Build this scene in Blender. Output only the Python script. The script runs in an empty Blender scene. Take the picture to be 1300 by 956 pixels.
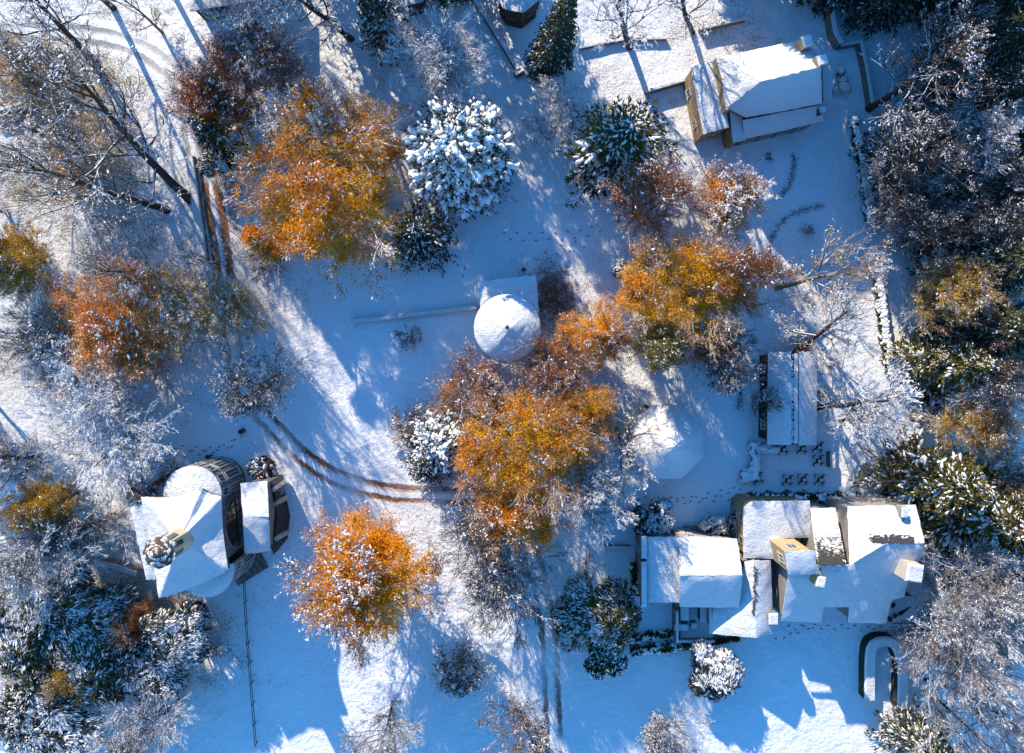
import bpy, math, random
import numpy as np
from mathutils import Vector, geometry as mgeo
SC = bpy.context.scene
COL = SC.collection
PI = math.pi
H = 78.0            # height of the camera above the ground, metres
S = 0.09            # metres per photo pixel on the ground
CX, CY = 650.0, 433.0
ELEV = math.radians(22)
SUNXY = np.array([-0.455, 0.89]); SUNXY = SUNXY / np.linalg.norm(SUNXY)   # towards the sun

def gh(x, y):
    x = np.asarray(x, float); y = np.asarray(y, float)
    return (0.22*np.sin(x*0.09+1.0)*np.cos(y*0.075-0.6) + 0.12*np.sin(x*0.21-y*0.17+2.0) + 0.05*np.sin(x*0.55+y*0.43))

def W(px, py, h=0.0):
    """a survey point: photo column and row plus its real height -> metres"""
    k = S*(H-h)/H
    return ((px-CX)*k, (CY-py)*k, h)
def WG(px, py):
    x, y, _ = W(px, py, 0)
    return (x, y, float(gh(x, y)))

# ---------------------------------------------------------------- mesh buffer
class MB:
    def __init__(self):
        self.v = []; self.f = []; self.n = 0
    def add(self, verts, faces, mat=0, attr=None, smooth=False):
        verts = np.asarray(verts, np.float32).reshape(-1, 3); faces = np.asarray(faces, np.int32)
        if len(verts) == 0 or len(faces) == 0: return
        self.v.append(verts)
        a = np.zeros(len(faces), np.float32) if attr is None else np.asarray(attr, np.float32)
        self.f.append((faces + self.n, mat, a, smooth)); self.n += len(verts)
    def build(self, name, mats):
        me = bpy.data.meshes.new(name)
        V = np.concatenate(self.v)
        tot = sum(f[0].size for f in self.f); nf = sum(len(f[0]) for f in self.f)
        me.vertices.add(len(V)); me.vertices.foreach_set('co', V.ravel())
        me.loops.add(tot); me.polygons.add(nf)
        loops = np.concatenate([f[0].ravel() for f in self.f]).astype(np.int32)
        sizes = np.concatenate([np.full(len(f[0]), f[0].shape[1], np.int32) for f in self.f])
        starts = np.concatenate([[0], np.cumsum(sizes)[:-1]]).astype(np.int32)
        me.loops.foreach_set('vertex_index', loops)
        me.polygons.foreach_set('loop_start', starts)
        mi = np.concatenate([np.full(len(f[0]), f[1], np.int32) for f in self.f])
        me.polygons.foreach_set('material_index', mi)
        sm = np.concatenate([np.full(len(f[0]), f[3], bool) for f in self.f])
        me.polygons.foreach_set('use_smooth', sm)
        at = me.attributes.new('v', 'FLOAT', 'FACE')
        at.data.foreach_set('value', np.concatenate([f[2] for f in self.f]).astype(np.float32))
        for m in mats: me.materials.append(m)
        me.update(calc_edges=True)
        return me
    # simple solids
    def box(self, c, s, rz=0.0, mat=0, taper=1.0):
        x, y, z = s[0]/2, s[1]/2, s[2]/2
        t = taper
        v = np.array([[-x,-y,-z],[x,-y,-z],[x,y,-z],[-x,y,-z],[-x*t,-y*t,z],[x*t,-y*t,z],[x*t,y*t,z],[-x*t,y*t,z]])
        ca, sa = math.cos(rz), math.sin(rz)
        R = np.array([[ca,-sa,0],[sa,ca,0],[0,0,1]])
        v = v@R.T + np.array(c)
        self.add(v, [[3,2,1,0],[4,5,6,7],[0,1,5,4],[1,2,6,5],[2,3,7,6],[3,0,4,7]], mat)
    def cyl(self, p0, p1, r0, r1, n=8, mat=0, smooth=True, caps=True):
        v, f = tubes(np.array([[p0, p1]], float), np.array([[r0, r1]], float), n)
        self.add(v, f, mat, smooth=smooth)
        if caps:
            self.add(v[:n], [list(range(n))[::-1]], mat); self.add(v[n:], [list(range(n))], mat)
    def prism(self, poly, z0, z1, mat=0):
        poly = [tuple(p) for p in poly]; n = len(poly)
        v = [(p[0], p[1], z0) for p in poly] + [(p[0], p[1], z1) for p in poly]
        self.add(v, [[i, (i+1) % n, (i+1) % n+n, i+n] for i in range(n)], mat)
        self.add(v[:n], [list(range(n))[::-1]], mat); self.add(v[n:], [list(range(n))], mat)

def tubes(P, R, sides=3):
    """P (N,K,3) polylines, R (N,K) radii -> verts, quads"""
    P = np.asarray(P, float); R = np.asarray(R, float)
    N, K, _ = P.shape
    T = np.empty_like(P)
    T[:, 1:-1] = P[:, 2:]-P[:, :-2]; T[:, 0] = P[:, 1]-P[:, 0]; T[:, -1] = P[:, -1]-P[:, -2]
    T /= np.linalg.norm(T, axis=2, keepdims=True)+1e-9
    mean = P[:, -1]-P[:, 0]; mean /= np.linalg.norm(mean, axis=1, keepdims=True)+1e-9
    ref = np.where(np.abs(mean[:, 2:3]) > 0.9, np.array([[1., 0, 0]]), np.array([[0, 0, 1.]]))[:, None, :]
    A = np.cross(T, np.broadcast_to(ref, T.shape)); A /= np.linalg.norm(A, axis=2, keepdims=True)+1e-9
    B = np.cross(A, T)
    ang = np.arange(sides)*2*PI/sides + (-PI/2 if sides == 3 else 0)
    V = P[:, :, None, :] + R[:, :, None, None]*(np.cos(ang)[None, None, :, None]*A[:, :, None, :] + np.sin(ang)[None, None, :, None]*B[:, :, None, :])
    V = V.reshape(-1, 3)
    base = (np.arange(N)[:, None, None]*K + np.arange(K-1)[None, :, None])*sides
    j = np.arange(sides)[None, None, :]; j2 = (j+1) % sides
    F = np.stack([base+j, base+j2, base+sides+j2, base+sides+j], -1).reshape(-1, 4)
    return V, F[:, ::-1]

def unit(a): return a/(np.linalg.norm(a, axis=-1, keepdims=True)+1e-9)

# squashed lumps: ring of 6 + top + bottom
def lumps(rng, C, size, flat=0.6, axis=None, elong=1.0):
    N = len(C); n = 6
    ang = np.arange(n)*2*PI/n
    jit = rng.uniform(0.7, 1.3, (N, n))
    rx = size[:, None]*jit
    axis = rng.uniform(0, 2*PI, N) if axis is None else np.broadcast_to(axis, (N,))
    X = np.cos(ang)[None]*rx*elong; Y = np.sin(ang)[None]*rx
    ca, sa = np.cos(axis)[:, None], np.sin(axis)[:, None]
    V = np.zeros((N, n*2+2, 3))
    V[:, :n, 0] = X*ca-Y*sa; V[:, :n, 1] = X*sa+Y*ca
    V[:, n:2*n, 0] = V[:, :n, 0]*0.62; V[:, n:2*n, 1] = V[:, :n, 1]*0.62
    V[:, n:2*n, 2] = (size*flat)[:, None]*rng.uniform(0.5, 0.8, (N, n))
    V[:, 2*n, 2] = size*flat*rng.uniform(0.8, 1.1, N); V[:, 2*n+1, 2] = -size*flat*0.5
    V += C[:, None, :]
    q = []; t = []
    for i in range(n):
        k = (i+1) % n
        t += [[i, k, n+k], [i, n+k, n+i], [n+i, n+k, 2*n], [k, i, 2*n+1]]
    F = np.array(t)[None]+(np.arange(N)*(2*n+2))[:, None, None]
    return V.reshape(-1, 3), F.reshape(-1, 3)

def quads(rng, C, size, normal=None, spread=1.0, elong=1.5, direc=None):
    """leaf faces (kites) at C"""
    N = len(C)
    d = unit(rng.normal(size=(N, 3))) if direc is None else unit(direc + rng.normal(size=(N, 3))*spread)
    nn = unit(rng.normal(size=(N, 3))) if normal is None else unit(normal + rng.normal(size=(N, 3))*spread)
    s = unit(np.cross(d, nn)); a = size[:, None]
    V = np.stack([C-d*a*elong*0.5, C+s*a*0.5-d*a*0.1, C+d*a*elong*0.5, C-s*a*0.5-d*a*0.1], 1).reshape(-1, 3)
    F = np.arange(N*4).reshape(N, 4)
    return V, F

# ---------------------------------------------------------------- objects
def link(name, me, parent=None):
    o = bpy.data.objects.new(name, me); COL.objects.link(o)
    if parent: o.parent = parent
    return o
def tag(o, label=None, cat=None, group=None, kind=None):
    if label: o['label'] = label
    if cat: o['category'] = cat
    if group: o['group'] = group
    if kind: o['kind'] = kind
    return o
def root(name, label, cat, loc=(0, 0, 0), rz=0.0, group=None):
    o = bpy.data.objects.new(name, None); COL.objects.link(o)
    o.location = loc; o.rotation_euler = (0, 0, rz); o.empty_display_size = 0.5
    return tag(o, label, cat, group)
def part(name, mb, mats, parent, origin=(0, 0, 0)):
    me = mb.build(name, mats if isinstance(mats, list) else [mats])
    o = link(name, me, parent)
    return o
def tree_copy(o, parent=None):
    c = o.copy(); COL.objects.link(c)
    if parent: c.parent = parent
    for ch in [x for x in list(COL.objects) if x.parent == o]: tree_copy(ch, c)
    return c

# ---------------------------------------------------------------- materials
def new_mat(name):
    m = bpy.data.materials.new(name); m.use_nodes = True
    nt = m.node_tree; nt.nodes.clear()
    return m, nt, nt.nodes, nt.links
def nd(N, t, **kw):
    n = N.new(t)
    for k, v in kw.items(): setattr(n, k, v)
    return n
def principled(N, L, rough=0.8, spec=0.3):
    out = N.new('ShaderNodeOutputMaterial'); b = N.new('ShaderNodeBsdfPrincipled')
    b.inputs['Roughness'].default_value = rough; b.inputs['Specular IOR Level'].default_value = spec
    L.new(b.outputs[0], out.inputs[0]); return b, out
def noise(N, L, scale, detail=4, vec=None, rough=0.6, dist=0.0):
    n = N.new('ShaderNodeTexNoise'); n.inputs['Scale'].default_value = scale
    n.inputs['Detail'].default_value = detail; n.inputs['Roughness'].default_value = rough
    n.inputs['Distortion'].default_value = dist
    if vec: L.new(vec, n.inputs['Vector'])
    return n
def ramp(N, L, src, p0, p1, c0=(0, 0, 0, 1), c1=(1, 1, 1, 1)):
    r = N.new('ShaderNodeValToRGB'); e = r.color_ramp.elements
    e[0].position = p0; e[0].color = c0; e[1].position = p1; e[1].color = c1
    L.new(src, r.inputs[0]); return r
def mixc(N, L, fac, a, b):
    m = N.new('ShaderNodeMix'); m.data_type = 'RGBA'
    for s, k in ((fac, 0), (a, 6), (b, 7)):
        if hasattr(s, 'is_output'): L.new(s, m.inputs[k])
        elif k == 0: m.inputs[0].default_value = s
        else: m.inputs[k].default_value = (*s, 1) if len(s) == 3 else s
    return m.outputs[2]
def math_(N, L, op, a, b=None, c=None, clamp=False):
    m = N.new('ShaderNodeMath'); m.operation = op; m.use_clamp = clamp
    for i, s in enumerate((a, b, c)):
        if s is None: continue
        if hasattr(s, 'is_output'): L.new(s, m.inputs[i])
        else: m.inputs[i].default_value = s
    return m.outputs[0]
def bump(N, L, hsrc, strength, dist, bsdf):
    b = N.new('ShaderNodeBump'); b.inputs['Strength'].default_value = strength; b.inputs['Distance'].default_value = dist
    L.new(hsrc, b.inputs['Height']); L.new(b.outputs[0], bsdf.inputs['Normal']); return b
def worldpos(N):
    return N.new('ShaderNodeNewGeometry').outputs['Position']

SNOW = (0.84, 0.85, 0.87)
def mat_ground():
    m, nt, N, L = new_mat('ground_snow')
    b, out = principled(N, L, 0.65, 0.25)
    pos = worldpos(N)
    at = nd(N, 'ShaderNodeAttribute', attribute_name='thin'); lt = nd(N, 'ShaderNodeAttribute', attribute_name='litter')
    n1 = noise(N, L, 5.5, 6, pos, 0.72); n2 = noise(N, L, 0.35, 3, pos); n3 = noise(N, L, 1.7, 5, pos, 0.65)
    # blades and soil poking through where the snow is thin; also darkens ground under the woods
    t = math_(N, L, 'MULTIPLY_ADD', n2.outputs[0], 0.35, math_(N, L, 'MULTIPLY_ADD', at.outputs['Fac'], 0.19, 0.018))
    t = math_(N, L, 'ADD', math_(N, L, 'MULTIPLY', n1.outputs[0], 0.8), t)
    k = ramp(N, L, t, 0.69, 0.84)
    c = mixc(N, L, k.outputs[0], SNOW, (0.23, 0.16, 0.085))
    t2 = math_(N, L, 'MULTIPLY_ADD', lt.outputs['Fac'], 0.42, math_(N, L, 'MULTIPLY', n3.outputs[0], 0.6))
    k2 = ramp(N, L, t2, 0.50, 0.66)
    lc = mixc(N, L, n1.outputs[0], (0.30, 0.10, 0.03), (0.13, 0.055, 0.025))
    c = mixc(N, L, math_(N, L, 'MULTIPLY', k2.outputs[0], 0.85), c, lc)
    L.new(c, b.inputs['Base Color'])
    hh = math_(N, L, 'ADD', math_(N, L, 'MULTIPLY', n1.outputs[0], math_(N, L, 'MULTIPLY_ADD', at.outputs['Fac'], 1.2, 0.35)), n3.outputs[0])
    n6 = noise(N, L, 0.6, 4, pos, 0.6)
    bump(N, L, math_(N, L, 'MULTIPLY_ADD', n6.outputs[0], 1.6, hh), 0.6, 0.25, b)
    return m
def mat_path(ruts=(0.34, 0.15, 0.07), dirt=1.0, name='path_snow', wide=0.17):
    m, nt, N, L = new_mat(name)
    b, out = principled(N, L, 0.7, 0.25)
    uv = nd(N, 'ShaderNodeUVMap'); sep = N.new('ShaderNodeSeparateXYZ'); L.new(uv.outputs[0], sep.inputs[0])
    pos = worldpos(N)
    n1 = noise(N, L, 4.0, 6, pos, 0.7); n2 = noise(N, L, 0.5, 4, pos)
    u = math_(N, L, 'ADD', sep.outputs[0], math_(N, L, 'MULTIPLY_ADD', n2.outputs[0], 0.7, -0.35))
    d = math_(N, L, 'ABSOLUTE', math_(N, L, 'SUBTRACT', math_(N, L, 'ABSOLUTE', u), 0.74))
    f = math_(N, L, 'MULTIPLY_ADD', n1.outputs[0], -0.75, math_(N, L, 'ADD', d, wide))
    k = ramp(N, L, f, -0.02, 0.14, (1, 1, 1, 1), (0, 0, 0, 1))
    d2 = math_(N, L, 'ABSOLUTE', math_(N, L, 'SUBTRACT', math_(N, L, 'ABSOLUTE', math_(N, L, 'ADD', u, 0.33)), 0.70))
    k_b = ramp(N, L, math_(N, L, 'MULTIPLY_ADD', n1.outputs[0], -0.8, math_(N, L, 'ADD', d2, 0.30)), -0.05, 0.12, (.45, .45, .45, 1), (0, 0, 0, 1))
    n3 = noise(N, L, 0.18, 3, pos)
    kk = math_(N, L, 'MULTIPLY', math_(N, L, 'MAXIMUM', k.outputs[0], k_b.outputs[0]), math_(N, L, 'MULTIPLY', ramp(N, L, n3.outputs[0], 0.25, 0.6).outputs[0], dirt))
    dc = mixc(N, L, n1.outputs[0], ruts, tuple(x*0.45 for x in ruts))
    L.new(mixc(N, L, kk, SNOW, dc), b.inputs['Base Color'])
    bump(N, L, math_(N, L, 'SUBTRACT', n1.outputs[0], kk), 0.6, 0.15, b)
    return m
def mat_snow(name='roof_snow', thin=0.0):
    m, nt, N, L = new_mat(name)
    b, out = principled(N, L, 0.6, 0.25)
    pos = worldpos(N)
    n1 = noise(N, L, 3.2, 6, pos, 0.7); n2 = noise(N, L, 9, 4, pos, 0.7)
    k = ramp(N, L, math_(N, L, 'ADD', n1.outputs[0], thin), 0.66, 0.76)
    L.new(mixc(N, L, k.outputs[0], SNOW, (0.12, 0.10, 0.09)) if thin > 0 else mixc(N, L, n2.outputs[0], SNOW, (0.80, 0.82, 0.86)), b.inputs['Base Color'])
    n5 = noise(N, L, 0.9, 4, pos, 0.6)
    bump(N, L, math_(N, L, 'MULTIPLY_ADD', n5.outputs[0], 2.2, math_(N, L, 'ADD', n1.outputs[0], n2.outputs[0])), 0.8, 0.25, b)
    return m
def mat_plain(name, c1, c2=None, scale=3.0, rough=0.8, bumps=0.3, spec=0.3, detail=6):
    m, nt, N, L = new_mat(name)
    b, out = principled(N, L, rough, spec)
    n1 = noise(N, L, scale, detail, worldpos(N), 0.65)
    if c2 is None: c2 = tuple(x*0.65 for x in c1)
    L.new(mixc(N, L, ramp(N, L, n1.outputs[0], 0.3, 0.7).outputs[0], c1, c2), b.inputs['Base Color'])
    if bumps: bump(N, L, n1.outputs[0], bumps, 0.05, b)
    return m
def mat_stone(name, c1, c2, mortar, bw=0.55, bh=0.26):
    m, nt, N, L = new_mat(name)
    b, out = principled(N, L, 0.9, 0.2)
    g = N.new('ShaderNodeNewGeometry'); tc = worldpos(N)
    sp = N.new('ShaderNodeSeparateXYZ'); L.new(tc, sp.inputs[0])
    sn = N.new('ShaderNodeSeparateXYZ'); L.new(g.outputs['Normal'], sn.inputs[0])
    # run the courses along the wall whichever way it faces
    ax = math_(N, L, 'ABSOLUTE', sn.outputs[0]); ay = math_(N, L, 'ABSOLUTE', sn.outputs[1])
    sel = math_(N, L, 'GREATER_THAN', ax, ay)
    u = N.new('ShaderNodeMix'); u.data_type = 'FLOAT'
    L.new(sel, u.inputs[0]); L.new(sp.outputs[0], u.inputs[2]); L.new(sp.outputs[1], u.inputs[3])
    cb = N.new('ShaderNodeCombineXYZ'); L.new(u.outputs[0], cb.inputs[0]); L.new(sp.outputs[2], cb.inputs[1])
    br = N.new('ShaderNodeTexBrick'); L.new(cb.outputs[0], br.inputs['Vector'])
    br.inputs['Color1'].default_value = (*c1, 1); br.inputs['Color2'].default_value = (*c2, 1); br.inputs['Mortar'].default_value = (*mortar, 1)
    br.inputs['Scale'].default_value = 1; br.inputs['Brick Width'].default_value = bw; br.inputs['Row Height'].default_value = bh
    br.inputs['Mortar Size'].default_value = 0.018
    n1 = noise(N, L, 2.2, 6, tc, 0.7)
    L.new(mixc(N, L, ramp(N, L, n1.outputs[0], 0.4, 0.75).outputs[0], br.outputs[0], tuple(x*0.4 for x in c2)), b.inputs['Base Color'])
    bump(N, L, br.outputs[1], -0.4, 0.03, b)
    return m
def mat_glass(name='window_glass'):
    m, nt, N, L = new_mat(name)
    b, out = principled(N, L, 0.08, 0.6)
    b.inputs['Base Color'].default_value = (0.03, 0.04, 0.05, 1)
    return m
def mat_bark(name, c, thr=0.45, soft=0.25, snow=SNOW):
    """bark with snow lying on whatever faces up"""
    m, nt, N, L = new_mat(name)
    b, out = principled(N, L, 0.85, 0.15)
    g = N.new('ShaderNodeNewGeometry'); sp = N.new('ShaderNodeSeparateXYZ'); L.new(g.outputs['True Normal'], sp.inputs[0])
    n = noise(N, L, 2.6, 3, g.outputs['Position'], 0.7); n4 = noise(N, L, 12, 3, g.outputs['Position'])
    t = math_(N, L, 'ADD', sp.outputs[2], math_(N, L, 'MULTIPLY_ADD', n.outputs[0], 1.6, -0.8))
    k = ramp(N, L, t, thr, thr+soft)
    oi = N.new('ShaderNodeObjectInfo')
    cc = mixc(N, L, n4.outputs[0], tuple(x*1.3 for x in c), tuple(x*0.6 for x in c))
    L.new(mixc(N, L, k.outputs[0], cc, snow), b.inputs['Base Color'])
    return m
def mat_leaf(name, cols, trans=0.45, snow=None):
    """cols: list of colours picked per leaf through the face value v"""
    m, nt, N, L = new_mat(name)
    out = N.new('ShaderNodeOutputMaterial')
    at = nd(N, 'ShaderNodeAttribute', attribute_name='v')
    oi = N.new('ShaderNodeObjectInfo')
    r = N.new('ShaderNodeValToRGB'); r.color_ramp.elements.remove(r.color_ramp.elements[1])
    r.color_ramp.elements[0].position = 0; r.color_ramp.elements[0].color = (*cols[0], 1)
    for i, c in enumerate(cols[1:]):
        e = r.color_ramp.elements.new((i+1)/(len(cols)-1)); e.color = (*c, 1)
    sh = math_(N, L, 'ADD', at.outputs['Fac'], math_(N, L, 'MULTIPLY_ADD', oi.outputs['Random'], 0.16, -0.08), clamp=True)
    L.new(sh, r.inputs[0])
    d = N.new('ShaderNodeBsdfDiffuse'); t = N.new('ShaderNodeBsdfTranslucent')
    col = r.outputs[0]
    if snow is not None:      # snow resting on the upper side of the leaves, in drifts
        g = N.new('ShaderNodeNewGeometry'); sp = N.new('ShaderNodeSeparateXYZ'); L.new(g.outputs['Normal'], sp.inputs[0])
        n = noise(N, L, 1.1, 5, g.outputs['Position'], 0.75)
        tt = math_(N, L, 'ADD', math_(N, L, 'ABSOLUTE', sp.outputs[2]), math_(N, L, 'MULTIPLY_ADD', n.outputs[0], 2.4, -1.2))
        tt = math_(N, L, 'ADD', tt, math_(N, L, 'MULTIPLY_ADD', at.outputs['Fac'], 0.5, -0.25))
        col = mixc(N, L, ramp(N, L, tt, snow, snow+0.15).outputs[0], r.outputs[0], SNOW)
    L.new(col, d.inputs[0]); L.new(r.outputs[0], t.inputs[0])
    mx = N.new('ShaderNodeMixShader'); mx.inputs[0].default_value = trans
    L.new(d.outputs[0], mx.inputs[1]); L.new(t.outputs[0], mx.inputs[2]); L.new(mx.outputs[0], out.inputs[0])
    return m
def mat_lump():
    m, nt, N, L = new_mat('clinging_snow')
    b, out = principled(N, L, 0.6, 0.2)
    b.inputs['Base Color'].default_value = (0.88, 0.89, 0.9, 1)
    return m
# ---------------------------------------------------------------- tree growing
LUMP = mat_lump()
def grow(rng, P0, D0, Ls, R0, K=4, wob=0.12, up=0.08):
    """vectorised branches: starts, directions, lengths -> (N,K,3) and radii"""
    N = len(P0); P = np.zeros((N, K, 3)); P[:, 0] = P0; d = unit(D0)
    for k in range(1, K):
        d = unit(d + rng.normal(size=(N, 3))*wob + np.array([0, 0, up]))
        P[:, k] = P[:, k-1] + d*(Ls/(K-1))[:, None]
    taper = np.linspace(1, 0.45, K)[None]
    return P, R0[:, None]*taper
def spawn(rng, P, R, n, ratio, tmin=0.3, ang=(28, 55), rr=0.6, fan=0.0, foot=3.0):
    N, K, _ = P.shape
    t = rng.uniform(tmin, 1.0, (N, n)); t[:, 0] = 1.0
    x = t*(K-1); i = np.clip(x.astype(int), 0, K-2); fr = (x-i)[..., None]
    idx = np.arange(N)[:, None]
    p = P[idx, i]*(1-fr)+P[idx, i+1]*fr
    tan = unit(P[idx, i+1]-P[idx, i])
    r = R[idx, i]*(1-fr[..., 0])+R[idx, i+1]*fr[..., 0]
    a = np.radians(rng.uniform(ang[0], ang[1], (N, n))); a[:, 0] *= 0.4
    q = rng.normal(size=(N, n, 3)); q = unit(q-(q*tan).sum(-1, keepdims=True)*tan)
    d = tan*np.cos(a)[..., None]+q*np.sin(a)[..., None]
    if fan: d = unit(d+fan*unit(p-np.array([0, 0, foot])))
    plen = np.linalg.norm(np.diff(P, axis=1), axis=2).sum(1)
    Ls = plen[:, None]*ratio*rng.uniform(0.75, 1.25, (N, n))*(1.15-0.45*t)
    return p.reshape(-1, 3), d.reshape(-1, 3), Ls.ravel(), (r*rr).ravel()

def deciduous(name, seed, h, R, mats, n1=30, n2=7, n3=7, n4=5, n5=3, split=0.22, leaf=0, leafsize=0.108, lumps_n=3000, lump=0.07,
              twig=0.014, leaf_in=0.8, leaf_sigma=0.35, leaf_patches=7, up=0.10, low=18, high=80, trunks=1, leaf_low=0.0, trunk_r=None, snow_out=True, fan=0.7):
    """returns (trunk mesh, crown mesh).  mats: bark, twig, leaf"""
    rng = np.random.default_rng(seed)
    tr = trunk_r or 0.02*h+0.03
    cz = 0.62*h; rz = 0.40*h
    tP = []; tR = []
    l1P = []; l1R = []
    for q in range(trunks):
        th = rng.uniform(0, 2*PI); lean = 0.05 if trunks == 1 else 0.38
        d = np.array([[math.cos(th)*lean, math.sin(th)*lean, 1.0]])
        P, Rr = grow(rng, np.array([[0.25*math.cos(th)*(trunks > 1), 0.25*math.sin(th)*(trunks > 1), -1.1]]), d, np.array([h*0.86]), np.array([tr/math.sqrt(trunks)]), K=9, wob=0.05, up=0.05)
        Rr = (tr/math.sqrt(trunks))*np.linspace(1, 0.22, 9)[None]**0.9
        Rr[0, 0] *= 1.35
        tP.append(P); tR.append(Rr)
        nn = max(5, n1//trunks)
        t = np.linspace(split, 0.98, nn)+rng.uniform(-0.02, 0.02, nn)
        x = np.clip(t, 0, 0.999)*8; i = x.astype(int); fr = (x-i)[:, None]
        p = P[0][i]*(1-fr)+P[0][i+1]*fr
        az = np.arange(nn)*2.399+rng.uniform(0, 6)+rng.uniform(-0.4, 0.4, nn)
        el = np.radians(low+(high-low)*np.clip((t-split)/(1-split), 0, 1)**1.3+rng.uniform(-8, 8, nn))
        dd = np.stack([np.cos(az)*np.cos(el), np.sin(az)*np.cos(el), np.sin(el)], 1)
        # reach of the crown ellipsoid along dd
        q0 = p-np.array([0, 0, cz]); sc = np.array([R, R, rz])
        a_ = ((dd/sc)**2).sum(1); b_ = 2*((q0*dd)/sc**2).sum(1); c_ = ((q0/sc)**2).sum(1)-1
        disc = np.maximum(b_*b_-4*a_*c_, 0.0); reach = np.where(disc > 0, (-b_+np.sqrt(disc))/(2*a_), 0.5*R)
        Ls = np.clip(reach, 0.25*R, 2*R)*rng.uniform(0.62, 0.85, nn)
        P1, R1 = grow(rng, p, dd, Ls, np.interp(t, [0, 1], [0.42, 0.18])*tr/math.sqrt(trunks)**0.5, K=7, wob=0.10, up=up)
        l1P.append(P1); l1R.append(R1)
    P1 = np.concatenate(l1P); R1 = np.concatenate(l1R)
    tm = MB()
    for P, Rr in zip(tP, tR): tm.add(*tubes(P, Rr, 8), smooth=True)
    tm.add(*tubes(P1, R1, 5), smooth=True)
    P2, R2 = grow(rng, *spawn(rng, P1, R1, n2, 0.52, 0.15, (35, 78), fan=fan*.2, foot=0.2*h), K=5, wob=0.10, up=up)
    R2 = np.maximum(R2, twig*2.0)
    tm.add(*tubes(P2, R2, 4), smooth=True)
    cm = MB()
    P3, R3 = grow(rng, *spawn(rng, P2, R2, n3, 0.55, 0.15, (30, 68), fan=fan*.5, foot=0.2*h), K=4, wob=0.12, up=up*0.6)
    R3 = np.clip(R3, twig*1.2, twig*2.2)
    cm.add(*tubes(P3, R3, 3), mat=0)
    P4, R4 = grow(rng, *spawn(rng, P3, R3, n4, 0.5, 0.15, (25, 60), fan=fan, foot=0.2*h), K=3, wob=0.18, up=up*0.4)
    R4 = np.clip(R4, twig*0.8, twig*1.3)
    cm.add(*tubes(P4, R4, 3), mat=0)
    tips = P4
    if n5:
        P5, R5 = grow(rng, *spawn(rng, P4, R4, n5, 0.62, 0.2, (25, 60), fan=fan, foot=0.2*h), K=2, wob=0.1, up=0.0)
        R5 = np.full_like(R5, twig*0.75)
        cm.add(*tubes(P5, R5, 3), mat=0)
        tips = P5
    allp = np.concatenate([P4.reshape(-1, 3), tips.reshape(-1, 3)])
    rel = np.sqrt((((allp-np.array([0, 0, cz]))/np.array([R, R, rz]))**2).sum(1))
    if leaf:
        pc = unit(rng.normal(size=(leaf_patches, 3)))*rng.uniform(0.1, 0.75, (leaf_patches, 1))
        rr = (allp-np.array([0, 0, cz]))/np.array([R, R, rz])
        w = np.zeros(len(allp))
        for c in pc: w = np.maximum(w, np.exp(-((rr-c)**2).sum(1)/(2*leaf_sigma**2)))
        w = w*np.clip((leaf_in+0.25-rel/np.quantile(rel, .97)*1.05)/0.4, 0, 1)+0.22*np.clip((leaf_in+0.3-rel/np.quantile(rel, .97))/0.5, 0, 1)+0.004
        w[rr[:, 2] < leaf_low-1.0] *= 0.3
        w /= w.sum()
        pick = rng.choice(len(allp), leaf, p=w)
        C = allp[pick]+rng.normal(size=(leaf, 3))*0.2
        V, F = quads(rng, C, rng.uniform(0.6, 1.3, leaf)*leafsize, normal=np.tile([-0.35, 0.6, 1.0], (leaf, 1)), spread=0.75, elong=1.35)
        clump = 0.5+0.22*np.sin(C[:, 0]*1.3+seed)+0.22*np.sin(C[:, 1]*1.1+2*seed)*np.cos(C[:, 2]*1.2)
        rl = np.sqrt((((C-np.array([0, 0, cz]))/np.array([R, R, rz]))**2).sum(1))/np.quantile(rel, .97)
        # rusty at the rim, gold inside, as the frost took the outer leaves first
        cm.add(V, F, mat=1, attr=np.clip(0.45*clump+0.96-0.86*rl+rng.normal(size=leaf)*0.14, 0, 1))
    if lumps_n:
        src = tips.reshape(-1, 3)
        rel2 = np.sqrt((((src-np.array([0, 0, cz]))/np.array([R, R, rz]))**2).sum(1))
        w = np.clip(rel2, 0.05, 1.2)**(2.5 if snow_out else 0.6); w /= w.sum()
        pick = rng.choice(len(src), lumps_n, p=w)
        sz = lump*0.62*rng.lognormal(0, 0.4, lumps_n)
        V, F = lumps(rng, src[pick]+rng.normal(size=(lumps_n, 3))*0.03, sz, 0.6, elong=2.4)
        cm.add(V, F, mat=2, smooth=True)
    q98 = np.quantile(np.hypot(tips[:, :, 0], tips[:, :, 1]), 0.97); f = R/q98
    z98 = np.quantile(tips[:, :, 2], 0.995); fz = h/z98
    for b_ in (tm, cm): b_.v = [a*np.array([f, f, fz], np.float32) for a in b_.v]
    return tm.build(name+'_trunk', [mats[0]]), cm.build(name+'_crown', [mats[1], mats[2] if len(mats) > 2 else mats[1], LUMP])

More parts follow.
